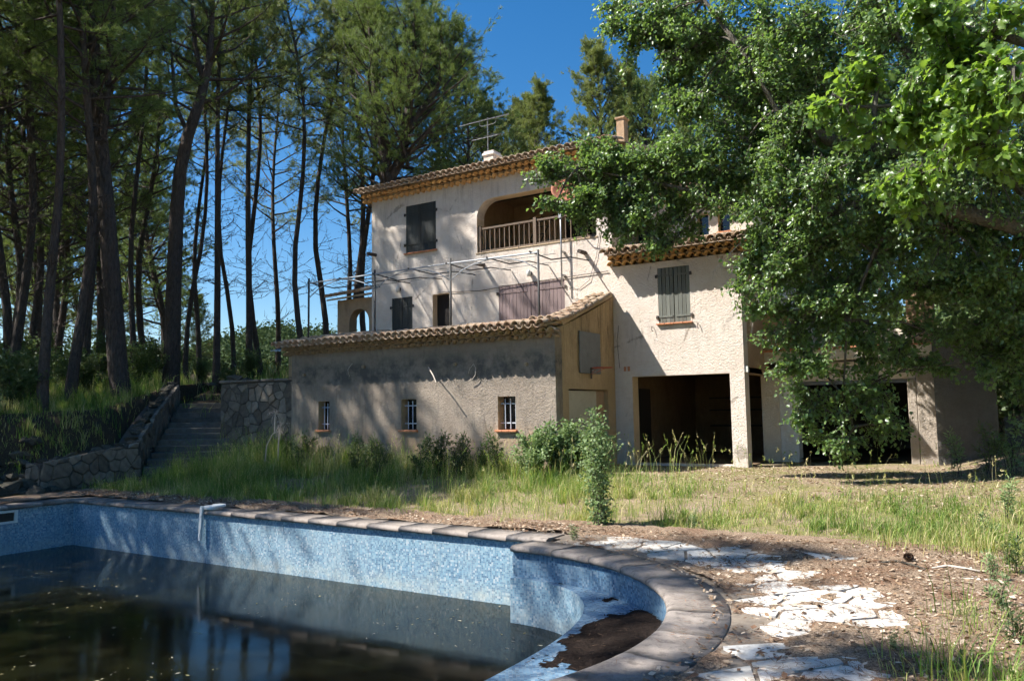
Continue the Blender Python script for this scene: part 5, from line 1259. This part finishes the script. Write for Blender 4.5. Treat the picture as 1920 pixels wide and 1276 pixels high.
# wooded far hill
hx, hy = at_depth(575, 640, 150).xy
n = 2200; a = rng.uniform(0, 2*np.pi, n); d = np.sqrt(rng.random(n)); px_ = hx + 34*d*np.cos(a); py_ = hy + 36*d*np.sin(a)
hz = height(px_, py_)
TP = np.stack([px_, py_, hz + 1.0], 1); per = 34
P = np.repeat(TP, per, 0) + rng.normal(0, 1, (n*per, 3))*np.array((1.1, 1.1, 1.0)) + np.array((0, 0, 1.0))
V, F = leaves(P, rdir(n*per, rng), rdir(n*per, rng), rng.uniform(0.3, 0.6, n*per), LEAF_SIMPLE)
o = obj('hill_wood', np_mesh('hill_wood', V, F), M['hill_leaf']); tag(o, 'distant green wooded hill beyond the pines', 'wood', kind='stuff')

# ------------------------------------------------------------------ broad-leaved trees at the right
def blob_tree(blobs, limbs, seed, leaf, size, per, mat_leaf, twig=0.34, droop=0.25):
    g = np.random.default_rng(seed); r = random.Random(seed); b = MB(); Ps, Ds, Ns, Ss = [], [], [], []
    centres = []
    for px, py, Y, rx, ry, n in blobs:
        c = at_depth(px, py, Y); c = np.array(c); wx, wy = rx*Y/FPX, ry*Y/FPX; wz = 0.5*(wx+wy)*0.9; centres.append((c, max(wx, wy)))
        nb_ = max(3, n//16); arm = rdir(nb_, g); ai = g.integers(0, nb_, n); tt_ = g.random((n, 1))**0.55
        u = arm[ai]*tt_ + rdir(n, g)*(0.10 + 0.16*tt_); u *= np.minimum(1, 1.08/(np.linalg.norm(u, axis=1)[:, None]+1e-6))
        right = np.array((CR[0], CR[1], 0)); fwd = np.array((CF[0], CF[1], 0)); up = np.array((0, 0, 1.0))
        cl = c + u[:, :1]*right*wx + u[:, 1:2]*fwd*wz + u[:, 2:3]*up*wy
        out = (cl-c)/(np.linalg.norm(cl-c, axis=1)[:, None]+1e-6)
        td = out*0.8 + rdir(n, g)*0.7 + np.array((-0.15*CR[0], -0.15*CR[1], -droop)); td /= np.linalg.norm(td, axis=1)[:, None]
        for i in range(n):
            p = Vector(cl[i]); d = Vector(td[i]); b.tube([p - d*twig*0.6, p + d*twig*0.5], [0.006, 0.002], 3, False)
        t = g.uniform(-0.6, 0.6, (n, per, 1))*twig
        pp = cl[:, None, :] + td[:, None, :]*t + g.normal(0, 0.035, (n, per, 3))
        dd = td[:, None, :]*0.5 + g.normal(0, 0.6, (n, per, 3)) + np.array((0, 0, -0.35))
        nn_ = g.normal(0, 0.55, (n, per, 3)) + np.array((-0.35, -0.35, 0.75))
        Ps.append(pp.reshape(-1, 3)); Ds.append(dd.reshape(-1, 3)); Ns.append(nn_.reshape(-1, 3))
        Ss.append(g.uniform(size[0], size[1], n*per))
        for k in range(nb_):                                    # small boughs inside the clump
            e = Vector(c + arm[k][0]*right*wx + arm[k][1]*fwd*wz + arm[k][2]*up*wy); m_ = (Vector(c)+e)/2 + Vector((0, 0, r.uniform(0, .12))); b.tube([Vector(c), m_, e], [0.022, 0.013, 0.005], 4, False)
    tr = MB()
    for pix, rad in limbs:
        pts = [at_depth(px, py, Y) if len(q) == 3 else Vector(q[:3]) for q in pix for (px, py, Y) in [q[:3]]]
        tr.tube(pts, rad, 8, False)
    lim = [(at_depth(*q), ) for pix, _ in limbs for q in pix]
    for c, w_ in centres:                                       # bough from the nearest limb point to each clump
        c = Vector(c); s_ = min((l[0] for l in lim), key=lambda p: (p-c).length)
        m_ = s_.lerp(c, 0.5) + Vector((0, 0, 0.08*(s_-c).length)); tr.tube([s_, m_, c], [0.028, 0.02, 0.012], 5, False)
    P, D, Nn, S = np.vstack(Ps), np.vstack(Ds), np.vstack(Ns), np.concatenate(Ss)
    return tr, b, P, D, Nn, S
POP = [(1130, 375, 14.5, 60, 45, 90), (1180, 300, 14.4, 70, 45, 100), (1250, 290, 14.2, 70, 40, 90), (1260, 455, 14.3, 40, 35, 40), (1160, 20, 14.2, 40, 40, 50), (1045, 335, 14.6, 50, 45, 99), (1095, 315, 14.6, 60, 55, 148), (1040, 385, 14.6, 40, 26, 45), (1150, 345, 14.5, 75, 70, 247), (1100, 400, 14.5, 45, 35, 66), (1225, 345, 14.4, 80, 75, 280), (1205, 430, 14.4, 55, 60, 132), (1165, 395, 14.4, 50, 45, 99), (1275, 415, 14.2, 45, 40, 66),
       (1310, 330, 14.0, 90, 75, 348), (1365, 350, 13.8, 80, 60, 187), (1190, 60, 14.2, 60, 70, 132), (1250, 110, 14.2, 90, 70, 280), (1240, 30, 14.0, 110, 60, 280), (1340, 70, 13.6, 110, 90, 265), (1330, 170, 13.8, 90, 70, 176),
       (1290, 200, 14.0, 60, 40, 82), (1440, 60, 13.2, 120, 100, 309), (1430, 170, 13.2, 100, 80, 243), (1400, 260, 13.4, 90, 60, 187), (1480, 290, 13.0, 100, 90, 276), (1465, 400, 13.2, 90, 90, 254), (1560, 330, 12.6, 110, 110, 331),
       (1560, 80, 12.6, 120, 100, 331), (1560, 200, 12.6, 110, 90, 287), (1680, 60, 12.2, 120, 90, 309), (1700, 200, 12.2, 130, 110, 353), (1820, 120, 12.0, 130, 130, 375), (1860, 320, 12.0, 110, 110, 298), (1680, 350, 12.2, 120, 100, 331), (1780, 430, 12.4, 120, 90, 243),
       (1450, 520, 13.4, 80, 70, 187), (1530, 470, 13.0, 100, 80, 265), (1500, 600, 13.4, 80, 60, 165), (1570, 570, 13.2, 90, 80, 221), (1640, 480, 12.8, 100, 90, 243), (1720, 540, 13.0, 110, 80, 198), (1820, 540, 13.0, 110, 80, 187), (1880, 470, 12.6, 90, 90, 165),
       (1530, 690, 13.6, 75, 45, 121), (1620, 650, 13.4, 90, 50, 143), (1700, 640, 13.4, 90, 50, 110), (1740, 690, 13.6, 45, 24, 39), (1520, 750, 13.6, 60, 45, 88), (1600, 760, 13.6, 80, 55, 132), (1590, 825, 13.6, 75, 30, 77), (1660, 800, 13.6, 50, 40, 44), (1860, 620, 13.2, 80, 60, 110), (1415, 470, 13.6, 45, 60, 77), (1430, 585, 13.6, 35, 50, 49), (1790, 640, 13.4, 70, 40, 55),
       (1420, 330, 15.8, 90, 90, 221), (1500, 200, 15.8, 110, 110, 265), (1520, 400, 16.0, 110, 100, 254), (1600, 300, 15.8, 120, 110, 265), (1640, 440, 16.0, 110, 100, 243), (1720, 300, 15.6, 130, 120, 265), (1760, 460, 15.8, 120, 100, 243), (1850, 400, 15.6, 120, 120, 243), (1650, 120, 15.4, 140, 110, 265), (1820, 200, 15.2, 140, 120, 265), (1560, 520, 16.0, 90, 60, 132), (1900, 540, 15.6, 90, 90, 132), (1480, 320, 16.6, 110, 110, 287), (1420, 230, 16.4, 90, 90, 243), (1560, 440, 16.8, 110, 80, 243), (1330, 110, 15.8, 90, 80, 221), (1400, 130, 15.8, 90, 80, 221),
       (1900, 660, 13.4, 80, 60, 121), (1830, 680, 13.4, 60, 40, 66), (1930, 580, 13.0, 90, 90, 165), (1940, 420, 12.8, 90, 90, 165), (1960, 740, 13.6, 70, 70, 99)]
PL = [([(2250, 900, 12.30), (2200, 620, 12.30), (2080, 470, 12.20), (1940, 430, 12.10), (1800, 395, 12.20), (1700, 372, 12.40), (1600, 385, 12.70), (1480, 420, 13.10), (1350, 370, 13.70), (1220, 340, 14.20), (1080, 315, 14.40)], [.34, .30, .22, .17, .14, .12, .09, .07, .045, .03, .012]),
      ([(2080, 470, 12.20), (1900, 330, 12.10), (1720, 290, 12.30), (1560, 265, 12.60), (1500, 225, 12.80), (1430, 150, 13.00), (1380, 80, 13.20), (1320, 0, 13.40)], [.2, .17, .14, .11, .09, .07, .05, .03]),
      ([(1560, 265, 12.60), (1500, 235, 12.70), (1455, 205, 12.70), (1424, 150, 12.70)], [.07, .055, .045, .035]),
      ([(1700, 372, 12.40), (1640, 470, 12.70), (1590, 600, 13.10), (1580, 740, 13.40), (1600, 800, 13.40)], [.045, .032, .022, .014, .007]),
      ([(1900, 330, 12.10), (1800, 200, 12.00), (1700, 100, 12.10), (1640, 0, 12.20)], [.12, .09, .06, .03])]
tr, tw, P, D, Nn, S = blob_tree(POP, PL, 51, LEAF_SIMPLE, (0.036, 0.086), 13, None)
V, F = leaves(P, D, Nn, S, LEAF_SIMPLE)
pop = empty('poplar_tree', 'large glossy leaved tree spreading across the right half of the house', 'tree')
tr.build('trunk', M['poplar_bark'], pop, True); tw.build('twigs', M['poplar_bark'], pop)
obj('crown', np_mesh('poplar_crown', V, F), M['poplar_leaf'], pop)
dt = MB(); r_ = random.Random(4)
for x0, y0, x1, y1 in ((1405, 440, 1335, 512), (1395, 470, 1352, 548), (1400, 480, 1380, 590), (1420, 560, 1405, 640)):
    a_, c_ = at_depth(x0, y0, 13.9), at_depth(x1, y1, 14.2); dt.tube([a_, a_.lerp(c_, .5) + Vector((0, 0, .03)), c_], [.012, .008, .004], 4, False)
    for k in range(9):
        p_ = a_.lerp(c_, r_.uniform(.3, 1)); dt.tube([p_, p_ + Vector((r_.gauss(-.08, .1), r_.gauss(0, .1), r_.gauss(-.1, .07)))], [.004, .002], 3, False)
dt.build('dead_twigs', M['dead_stalk'], pop)
print('poplar leaves', len(P))
OAK = [(1590, 195, 7.0, 55, 45, 26), (1650, 150, 7.0, 70, 60, 40), (1720, 190, 6.8, 90, 70, 55), (1640, 240, 7.0, 70, 45, 34), (1780, 110, 6.6, 90, 80, 55), (1720, 40, 6.6, 90, 55, 40), (1860, 60, 6.3, 90, 80, 50), (1860, 200, 6.3, 90, 80, 52), (1800, 260, 6.5, 100, 60, 48), (1720, 320, 6.8, 60, 45, 26), (1880, 320, 6.3, 70, 50, 26), (1720, 380, 6.9, 30, 26, 9), (1900, 130, 6.0, 60, 90, 30)]
OL = [([(2500, 1250, 5.5), (2420, 700, 5.6), (2250, 330, 5.8), (2060, 200, 6.0), (1900, 170, 6.3), (1760, 190, 6.7), (1640, 200, 7.0), (1575, 200, 7.0)], [.22, .19, .14, .09, .05, .03, .018, .008]),
      ([(2060, 200, 6.0), (1960, 90, 6.2), (1850, 60, 6.4), (1740, 40, 6.6)], [.07, .05, .03, .012]), ([(1900, 170, 6.3), (1860, 260, 6.4), (1780, 290, 6.6), (1720, 350, 6.8)], [.04, .03, .02, .01])]
tr, tw, P, D, Nn, S = blob_tree(OAK, OL, 52, LEAF_OAK, (0.085, 0.125), 7, None, twig=0.22)
oak = empty('oak_tree', 'bright green oak branch with lobed leaves hanging into the upper right', 'tree')
tr.build('trunk', M['poplar_bark'], oak, True); tw.build('twigs', M['poplar_bark'], oak)
dist = np.linalg.norm(P, axis=1)/S; pc = np.argsort(dist); near, rest = pc[:300], pc[300:]
V, F = leaves(P[rest], D[rest], Nn[rest], S[rest], LEAF_OAK)
o = obj('crown', np_mesh('oak_crown', V, F), M['oak_leaf'], oak); o['kind'] = 'stuff'
lm = bpy.data.meshes.new('oak_leaf'); lm.from_pydata([tuple(p) for p in LEAF_OAK[0]], [], LEAF_OAK[1]); lm.materials.append(M['oak_leaf'])
Rm = frames(D[near], Nn[near])
for i, k in enumerate(near):
    o = bpy.data.objects.new('leaf', lm); link(o, oak)
    m3 = Matrix([list(x) for x in Rm[i]]).to_4x4(); o.matrix_world = Matrix.Translation(tuple(P[k])) @ m3 @ Matrix.Scale(float(S[k]), 4)

# ------------------------------------------------------------------ shrubs and weeds
def shrub_meshes(seed, h, rad, nst, nleaf, size, tpl, up=0.4, low=0.05, taper=0.6):
    r = random.Random(seed); g = np.random.default_rng(seed); b = MB(); P, D, Nn = [], [], []
    for i in range(nst):
        a = r.uniform(0, 6.28); rr_ = rad*r.uniform(0.2, 1.0); hh = h*r.uniform(0.55, 1.0)*(1-0.35*(rr_/rad)**2)
        p0 = Vector((r.gauss(0, .03+rad*.08), r.gauss(0, .03+rad*.08), -0.05)); p2 = Vector((math.cos(a)*rr_, math.sin(a)*rr_, hh)); p1 = p0.lerp(p2, 0.5) + Vector((-math.cos(a)*rr_*0.15, -math.sin(a)*rr_*0.15, hh*0.08))
        b.tube([p0, p1, p2], [0.004+h*0.002, 0.003+h*0.0012, 0.002], 4, False)
        m = max(3, nleaf//nst)
        for k in range(m):
            t = low + (1-low)*r.random()**taper; q = p0.lerp(p1, t*2) if t < .5 else p1.lerp(p2, t*2-1)
            d = Vector((r.gauss(0, 1), r.gauss(0, 1), r.gauss(up, .6))).normalized()
            P.append(q + d*r.uniform(0, 0.05+0.05*h)); D.append(d); Nn.append((r.gauss(-.2, .6), r.gauss(-.2, .6), r.gauss(.7, .4)))
    P = np.array([tuple(x) for x in P]); D = np.array([tuple(x) for x in D]); Nn = np.array(Nn)
    V, F = leaves(P, D, Nn, g.uniform(size*0.6, size*1.25, len(P)), tpl)
    return b.mesh('stems'), np_mesh('shrub_leaves', V, F)
def shrub(name, label, ms, mats, x, y, rot=0, sc=1.0, group=None, cat='shrub'):
    return tree(name, label, ms, mats, (x, y, gz(x, y)), rot, sc, group, cat, ('stems', 'foliage'))
PS_ = (M['bark'], M['shrub_leaf']); BS_ = (M['bark'], M['bush_leaf'])
SA = shrub_meshes(61, 1.9, 0.40, 12, 2100, 0.05, LEAF_SIMPLE, low=0.04, taper=0.9); c = on_level(1125, 982, 0.05)
shrub('shrub', 'tall pale green shrub standing alone in front of the ochre wall', SA, PS_, c.x, c.y)
SB = shrub_meshes(62, 1.15, 0.75, 34, 4200, 0.06, LEAF_SIMPLE)
for i, (px, Y, sc) in enumerate([(1000, 15.7, 0.85), (1052, 16.0, 1.0), (1098, 16.0, 0.9)]):
    c = at_depth(px, 870, Y); shrub('shrub', f'pale green bush at the pool house corner, {ORD[i]} from the left', SB, PS_, c.x, c.y, i*2.1, sc, 'pale bushes at the pool house corner')
WD = [shrub_meshes(70+i, 0.85, 0.24, 8, 340, 0.075, LEAF_NARROW, up=0.7) for i in range(3)]
WP = sorted((float(np.interp(rr.uniform(560, 990), [560, 1040], [-15.8, -8.1])) + rr.uniform(-.3, .3), rr.uniform(12.6, 14.2)) for _ in range(30))
for i, (s_, q_) in enumerate(WP):
    shrub('weed', f'leafy dark weed at the foot of the pool house wall, {ORD[i]} from the left', WD[i % 3], BS_, s_, q_, rr.uniform(0, 6), rr.uniform(0.7, 1.25), 'weeds along the pool house wall', 'weed')
for i, (px, py, sc) in enumerate([(1075, 1008, 0.36), (1300, 990, 0.4), (1673, 1215, 0.25)]):
    c = on_level(px, py, 0.03); shrub('weed', ['small upright weed growing through the coping joint by the bush', 'small weed at the edge of the sunlit lawn', 'tiny green weed in the shaded needle litter'][i], WD[i], PS_, c.x, c.y, 0, sc, None, 'weed')
BU = [shrub_meshes(80+i, 2.2, 1.3, 26, 3000, 0.085, LEAF_SIMPLE) for i in range(2)]
UND = [(20, 20, 0.8), (60, 23, 0.9), (10, 27, 1.2), (115, 27, 0.9), (165, 25, 0.8), (205, 31, 1.1), (265, 27, 0.8), (300, 35, 1.2), (345, 28, 0.6), (380, 36, 0.6), (420, 34, 0.55), (445, 31, 0.6), (470, 30, 0.65), (490, 38, 0.6), (505, 48, 0.6), (545, 45, 0.5), (90, 40, 1.4), (150, 45, 1.5), (240, 42, 1.4), (330, 50, 1.0), (400, 52, 0.6)]
for i, (px, Y, sc) in enumerate(sorted(UND)):
    p = base_at(px, Y); shrub('bush', f'dark leafy bush under the left pines, {ORD[i]} from the left', BU[i % 2], BS_, p[0], p[1], i*1.3, sc, 'bushes under the pines', 'bush')
for i, (px, Y, sc) in enumerate(sorted([(1790, 26, 1.3), (1860, 24, 1.2), (1905, 22, 1.1), (1850, 30, 1.6), (1930, 27, 1.6), (1700, 30, 1.3), (1500, 30, 1.6), (1600, 30, 1.6), (1900, 33, 2.0)])):
    p = base_at(px, Y); shrub('bush', f'bush behind the garage annexe, {ORD[i]} from the left of its thicket', BU[i % 2], PS_ if i % 2 else BS_, p[0], p[1], i*1.7, sc, 'bushes behind the annexe', 'bush')
for i, (x, y, sc) in enumerate(sorted([(0.5, 20.9, 1.3), (1.7, 21.0, 1.5), (3.0, 21.1, 1.6), (1.1, 22.6, 1.9), (2.7, 22.9, 2.0), (4.3, 21.6, 1.8), (0.1, 23.8, 2.2), (3.9, 24.5, 2.4), (5.8, 22.5, 2.2)])):
    shrub('bush', f'tall hedge bush behind the low garden wall, {ORD[i]} from the left', BU[i % 2], BS_, x, y, i*0.9, sc, 'hedge behind the garden wall', 'bush')
for i, (px, py, sc) in enumerate(sorted([(1850, 1010, 0.55), (1890, 985, 0.7), (1905, 1060, 0.6), (1880, 1120, 0.5), (1900, 1190, 0.5), (1865, 1075, 0.45), (1860, 930, 1.2), (1800, 925, 1.0), (1905, 930, 1.3)], key=lambda a: -a[1])):
    c = on_level(px, py, 0.1); shrub('weed', f'leafy weed in the right hand grass edge, {ORD[i]} from the bottom', WD[i % 3], PS_ if i % 3 else BS_, c.x, c.y, i, sc, 'weeds at the right edge', 'weed')
# dead thistles by the stone wall
for i, (px, pts) in enumerate(((497, [(0, 0), (3, -30), (14, -52), (26, -58)]), (521, [(0, 0), (1, -35), (4, -62), (8, -72)]), (515, [(0, -55), (0, -75), (1, -90)]))):
    ps = [at_depth(px+a, 865+b_, 19.0) for a, b_ in pts]; b = MB().tube(ps, [0.02, 0.016, 0.012, 0.008][:len(ps)], 5)
    e = ps[-1]
    for k in range(26):
        d = Vector((rr.gauss(0, 1), rr.gauss(0, 1), rr.gauss(-.2, .8))).normalized(); b.tube([e, e + d*0.11 + Vector((0, 0, .02)), e + d*0.19 - Vector((0, 0, .05))], [0.004, 0.003, 0.002], 3, False)
    tag(b.build('dead_thistle', M['dead_stalk']), ['bent dead thistle before the stone wall', 'upright dead thistle before the stone wall beside the house', 'small topmost dead thistle head by the stone wall'][i], 'thistle', 'dead thistles')

# ------------------------------------------------------------------ grass
def blades(P, h, wd, bend, cols, g):
    n = len(P); a = g.uniform(0, 2*np.pi, n); d = np.stack([np.cos(a), np.sin(a), 0*a], 1); s_ = np.stack([-np.sin(a+.6), np.cos(a+.6), 0*a], 1)
    h = h[:, None]; wd = np.broadcast_to(np.asarray(wd, float), (n,))[:, None]; bd = (bend*g.uniform(0.1, 1.0, n))[:, None]; up = np.array((0, 0, 1.0))
    m1 = P + up*h*0.5 + d*h*bd*0.22; tip = P + up*h*(1-0.35*bd) + d*h*bd*0.85
    v = np.stack([P - s_*wd/2, P + s_*wd/2, m1 + s_*wd*0.42, m1 - s_*wd*0.42, tip], 1).reshape(-1, 3)
    i = np.arange(n)[:, None]*5
    f = np.concatenate([i + np.array([[0, 1, 2]]), i + np.array([[0, 2, 3]]), i + np.array([[3, 2, 4]])], 0)
    C = np.repeat(cols, 5, 0)
    return v, f, C
GREEN = np.array([(0.10, 0.18, 0.035), (0.15, 0.24, 0.05), (0.22, 0.30, 0.07), (0.30, 0.33, 0.10), (0.44, 0.39, 0.19), (0.54, 0.47, 0.27)])
def grass(name, label, n, s0, s1, q0, q1, dens, hfun, wts, wd=0.006, bend=0.9, seed=1, tuft=28):
    g = np.random.default_rng(seed); nt = int(n*0.62)//tuft
    ct, cq_ = g.uniform(s0, s1, nt), g.uniform(q0, q1, nt); fac = g.uniform(0.6, 1.7, nt)**1.3; rad = g.uniform(0.03, 0.10, nt)
    s_ = np.concatenate([np.repeat(ct, tuft) + g.normal(0, 1, nt*tuft)*np.repeat(rad, tuft), g.uniform(s0, s1, n-nt*tuft)])
    q_ = np.concatenate([np.repeat(cq_, tuft) + g.normal(0, 1, nt*tuft)*np.repeat(rad, tuft), g.uniform(q0, q1, n-nt*tuft)])
    hf = np.concatenate([np.repeat(fac, tuft), np.full(n-nt*tuft, 0.55)])
    tc = np.concatenate([np.repeat(g.integers(-1, 2, nt), tuft), g.integers(-1, 2, n-nt*tuft)])
    k = g.random(len(s_)) < dens(s_, q_); s_, q_, hf, tc = s_[k], q_[k], hf[k], tc[k]
    h = hfun(s_, q_)*g.uniform(0.45, 1.25, len(s_))*hf; z = height(s_, q_) - 0.01
    ok = (z > -0.2) & (h > 0.03); s_, q_, h, z, tc = s_[ok], q_[ok], h[ok], z[ok], tc[ok]
    wn_ = np.array(wts, float); wn_ /= wn_.sum()
    tone = vnoise(s_*0.9+40, q_*0.9, 3)
    ci = np.clip((g.choice(6, len(s_), p=wn_) + np.round((tone-0.5)*5) + tc).astype(int), 0, 5)
    C = GREEN[ci]*g.uniform(0.8, 1.2, (len(s_), 1))
    V, F, C = blades(np.stack([s_, q_, z], 1), h, wd*g.uniform(0.6, 1.4, len(s_)), bend, C, g)
    print(name, len(s_))
    return tag(obj(name, np_mesh(name, V, F, C), M['grass']), label, 'grass', kind='stuff')
# lawn between deck and house: patchy, taller towards the pool house wall, thin on the trodden earth at the right
def lawn_d(s, q):
    e = 9.85 + 0.55*(vnoise(s*0.8, q*0+3, 3)-0.5) + 0.35*sm(-7, -4.5, s) + 0.6*sm(-4, -2.5, s)*0
    d = sm(e-0.1, e+0.45, q)*(0.14 + 0.86*sm(0.40, 0.57, vnoise(s*1.1, q*1.1, 3)))
    earth = sm(-7.5, -5.0, s)*sm(12.3, 13.6, q)
    return d*(1-0.93*earth)
def lawn_h(s, q):
    near_wall = sm(12.0, 13.6, q)*sm(-7.2, -8.4, s)
    return (0.13 + 0.20*vnoise(s*1.3, q*1.3, 3))*(1-0.38*sm(-6.5, -3, s)) + 0.40*near_wall*vnoise(s*2, q*2, 2) + 0.22*sm(-12, -15, s)*sm(10.3, 11.5, q)
grass('lawn_grass', 'unmown sunlit grass between the pool deck and the house', 150000, -17.8, 3.0, 9.4, 14.45, lawn_d, lawn_h, [1.2, 3.2, 4.5, 3.6, 1.8, 1.0], 0.007, 1.0, 1)
grass('edge_grass', 'green grass growing over the right edge of the paving', 60000, -1.6, 2.6, 4.0, 11.0, lambda s, q: sm(-0.75, 0.15, s - 0.5*(vnoise(q*0.9, s*0.2, 3)-0.5)*2)*sm(0.3, 0.6, vnoise(s*1.4, q*1.4, 3)) + 0.2*sm(9.5, 10, q),
      lambda s, q: 0.12+0.25*vnoise(s*1.5, q*1.5, 2), [1, 3, 4, 3, 1, 0.4], 0.007, 0.95, 2)
grass('bank_grass', 'grass on the shaded bank below the left pines', 130000, -32, -18.0, 3.0, 22, lambda s, q: sm(0.3, 1.2, side(BANK, s, q))*(0.35+0.65*sm(0.3, 0.55, vnoise(s*0.6, q*0.6, 3))), lambda s, q: 0.2+0.35*vnoise(s*0.8, q*0.8, 2), [2, 3, 3, 2, 1, 0.5], 0.011, 0.9, 3)
grass('wood_grass', 'long grass on the floor of the pine wood', 60000, -50, -15.9, 15.5, 45, lambda s, q: 0.8*sm(0.35, 0.6, vnoise(s*0.3, q*0.3, 3)), lambda s, q: 0.25+0.4*vnoise(s*0.5, q*0.5, 2), [2, 3, 3, 3, 1, 0.5], 0.018, 0.9, 4)
# tall seeding stalks
g = np.random.default_rng(9); n = 420
s_ = np.concatenate([g.uniform(-16.5, -8, 150), g.uniform(-8, -4.8, 110), g.uniform(-5, 1.5, 160)]); q_ = np.concatenate([g.uniform(11.6, 14.2, 150), g.uniform(12.5, 16.6, 110), g.uniform(10.0, 16.5, 160)])
h = g.uniform(0.45, 0.95, n); h[150:260] *= 1.05; h[260:] *= 0.7; P = np.stack([s_, q_, height(s_, q_)-0.01], 1)
C = GREEN[g.integers(2, 6, n)]; V1, F1, C1 = blades(P, h, 0.006, 0.55, C, g)
tips = V1.reshape(-1, 5, 3)[:, 4]; mids = V1.reshape(-1, 5, 3)[:, 2]; dv = tips-mids
m = 9; hp_ = np.repeat(tips - dv*0.16, m, 0) + np.repeat(dv, m, 0)*g.uniform(-.16, .18, (n*m, 1)); hd = np.repeat(dv, m, 0) + g.normal(0, 0.12, (n*m, 3))
V2, F2 = leaves(hp_, hd, rdir(n*m, g), g.uniform(0.025, 0.05, n*m), LEAF_NARROW)
F2 = np.concatenate([F2[:, [0, 1, 2]], F2[:, [0, 2, 3]]], 0) + len(V1)
o = obj('seed_stalks', np_mesh('seed_stalks', np.vstack([V1, V2]), np.vstack([F1, F2]), np.vstack([C1, np.repeat(np.repeat(C, m, 0)*1.1, 4, 0)])), M['grass'])
tag(o, 'tall seeding grass stalks along the house front', 'grass', kind='stuff')

# ------------------------------------------------------------------ fallen leaves, needles, cone and sticks
g = np.random.default_rng(12); n = 22000
s_ = np.concatenate([g.uniform(-6, 1.2, n), g.uniform(-6.5, 1.5, n//2), g.uniform(-17, -5, n//4)]); q_ = np.concatenate([g.uniform(3.4, 10.2, n), g.uniform(12.5, 18, n//2), g.uniform(9.3, 10.0, n//4)])
k = (pool_dist(s_, q_) > 0.3) & (g.random(len(s_)) < np.where(q_ < 11, 0.35+0.55*sm(0, 0.6, litter_f(s_, q_)), 0.7)); s_, q_ = s_[k], q_[k]
z = np.where(q_ < 9.9, np.maximum(litter_z(s_, q_), 0.017), height(s_, q_)+0.005)
z = np.where(pool_dist(s_, q_) < 0.46, 0.02, z)
o = scatter('fallen_leaves', np.stack([s_, q_, z], 1), (0.025, 0.075), [(0.40, 0.30, 0.21), (0.24, 0.16, 0.10), (0.54, 0.44, 0.34), (0.15, 0.09, 0.06)], M['debris'], 0.5, 0.45, seed=3)
tag(o, 'dry brown leaves strewn over paving and trodden earth', 'leaves', kind='stuff')
n = 60000; s_ = g.uniform(-5.5, 0.8, n); q_ = g.uniform(3.4, 9.9, n); cl = vnoise(s_*2.6, q_*2.6, 3)
k = (pool_dist(s_, q_) > 0.05) & (g.random(n) < sm(0.42, 0.66, cl)*np.where(pool_dist(s_, q_) < 0.46, 0.22, 1.0)); s_, q_ = s_[k], q_[k]
z = np.where(pool_dist(s_, q_) < 0.46, 0.022, np.maximum(litter_z(s_, q_), 0.017))
o = scatter('dry_needles', np.stack([s_, q_, z], 1), (0.05, 0.11), [(0.22, 0.12, 0.07), (0.30, 0.17, 0.10), (0.15, 0.085, 0.055)], M['debris'], 0.05, 0.25, seed=5)
tag(o, 'rust brown pine needles lying on the paving', 'needles', kind='stuff')
c = on_level(1695, 1052, 0.03); cone = MB()
nr = 9
for i in range(nr):
    t = i/(nr-1); rad = 0.042*math.sin(math.pi*(0.12+0.8*t))**0.8
    for k in range(9):
        a = 2*math.pi*k/9 + i*0.35; ca, sa_ = math.cos(a), math.sin(a)
        cone.add([(ca*rad*0.5-sa_*.008, sa_*rad*.5+ca*.008, t*.09), (ca*rad*0.5+sa_*.008, sa_*rad*.5-ca*.008, t*.09), (ca*rad*1.15+sa_*.011, sa_*rad*1.15-ca*.011, t*.09+.012), (ca*rad*1.25, sa_*rad*1.25, t*.09+.018), (ca*rad*1.15-sa_*.011, sa_*rad*1.15+ca*.011, t*.09+.012)], [(0, 1, 2, 3, 4)])
cone.tube([(0, 0, 0), (0, 0, 0.045), (0, 0, .095)], [.015, .03, .008], 8)
o = cone.build('pine_cone', M['cone']); o.location = (c.x, c.y, 0.075); o.rotation_euler = (R(80), 0.3, 1.0); tag(o, 'dark pine cone lying on the litter beside the stick', 'pine cone')
st = [on_level(x, y, 0.05) for x, y in ((1648, 1054), (1680, 1051), (1705, 1056), (1735, 1066))]
b = MB().tube(st, [.009, .011, .010, .006], 6); b.tube([st[1], st[1]+Vector((0.1, -0.1, 0.03))], [.006, .003], 4)
tag(b.build('fallen_stick', M['poplar_bark'], None, True), 'bent fallen stick beside the pine cone', 'stick', 'fallen sticks on the litter')
b = MB().tube([on_level(x, y, 0.05) for x, y in ((1748, 1064), (1775, 1060), (1805, 1064), (1838, 1070))], [.008, .014, .013, .008], 6)
tag(b.build('fallen_stick', M['dead_stalk'], None, True), 'pale straight fallen stick near the right grass edge', 'stick', 'fallen sticks on the litter')
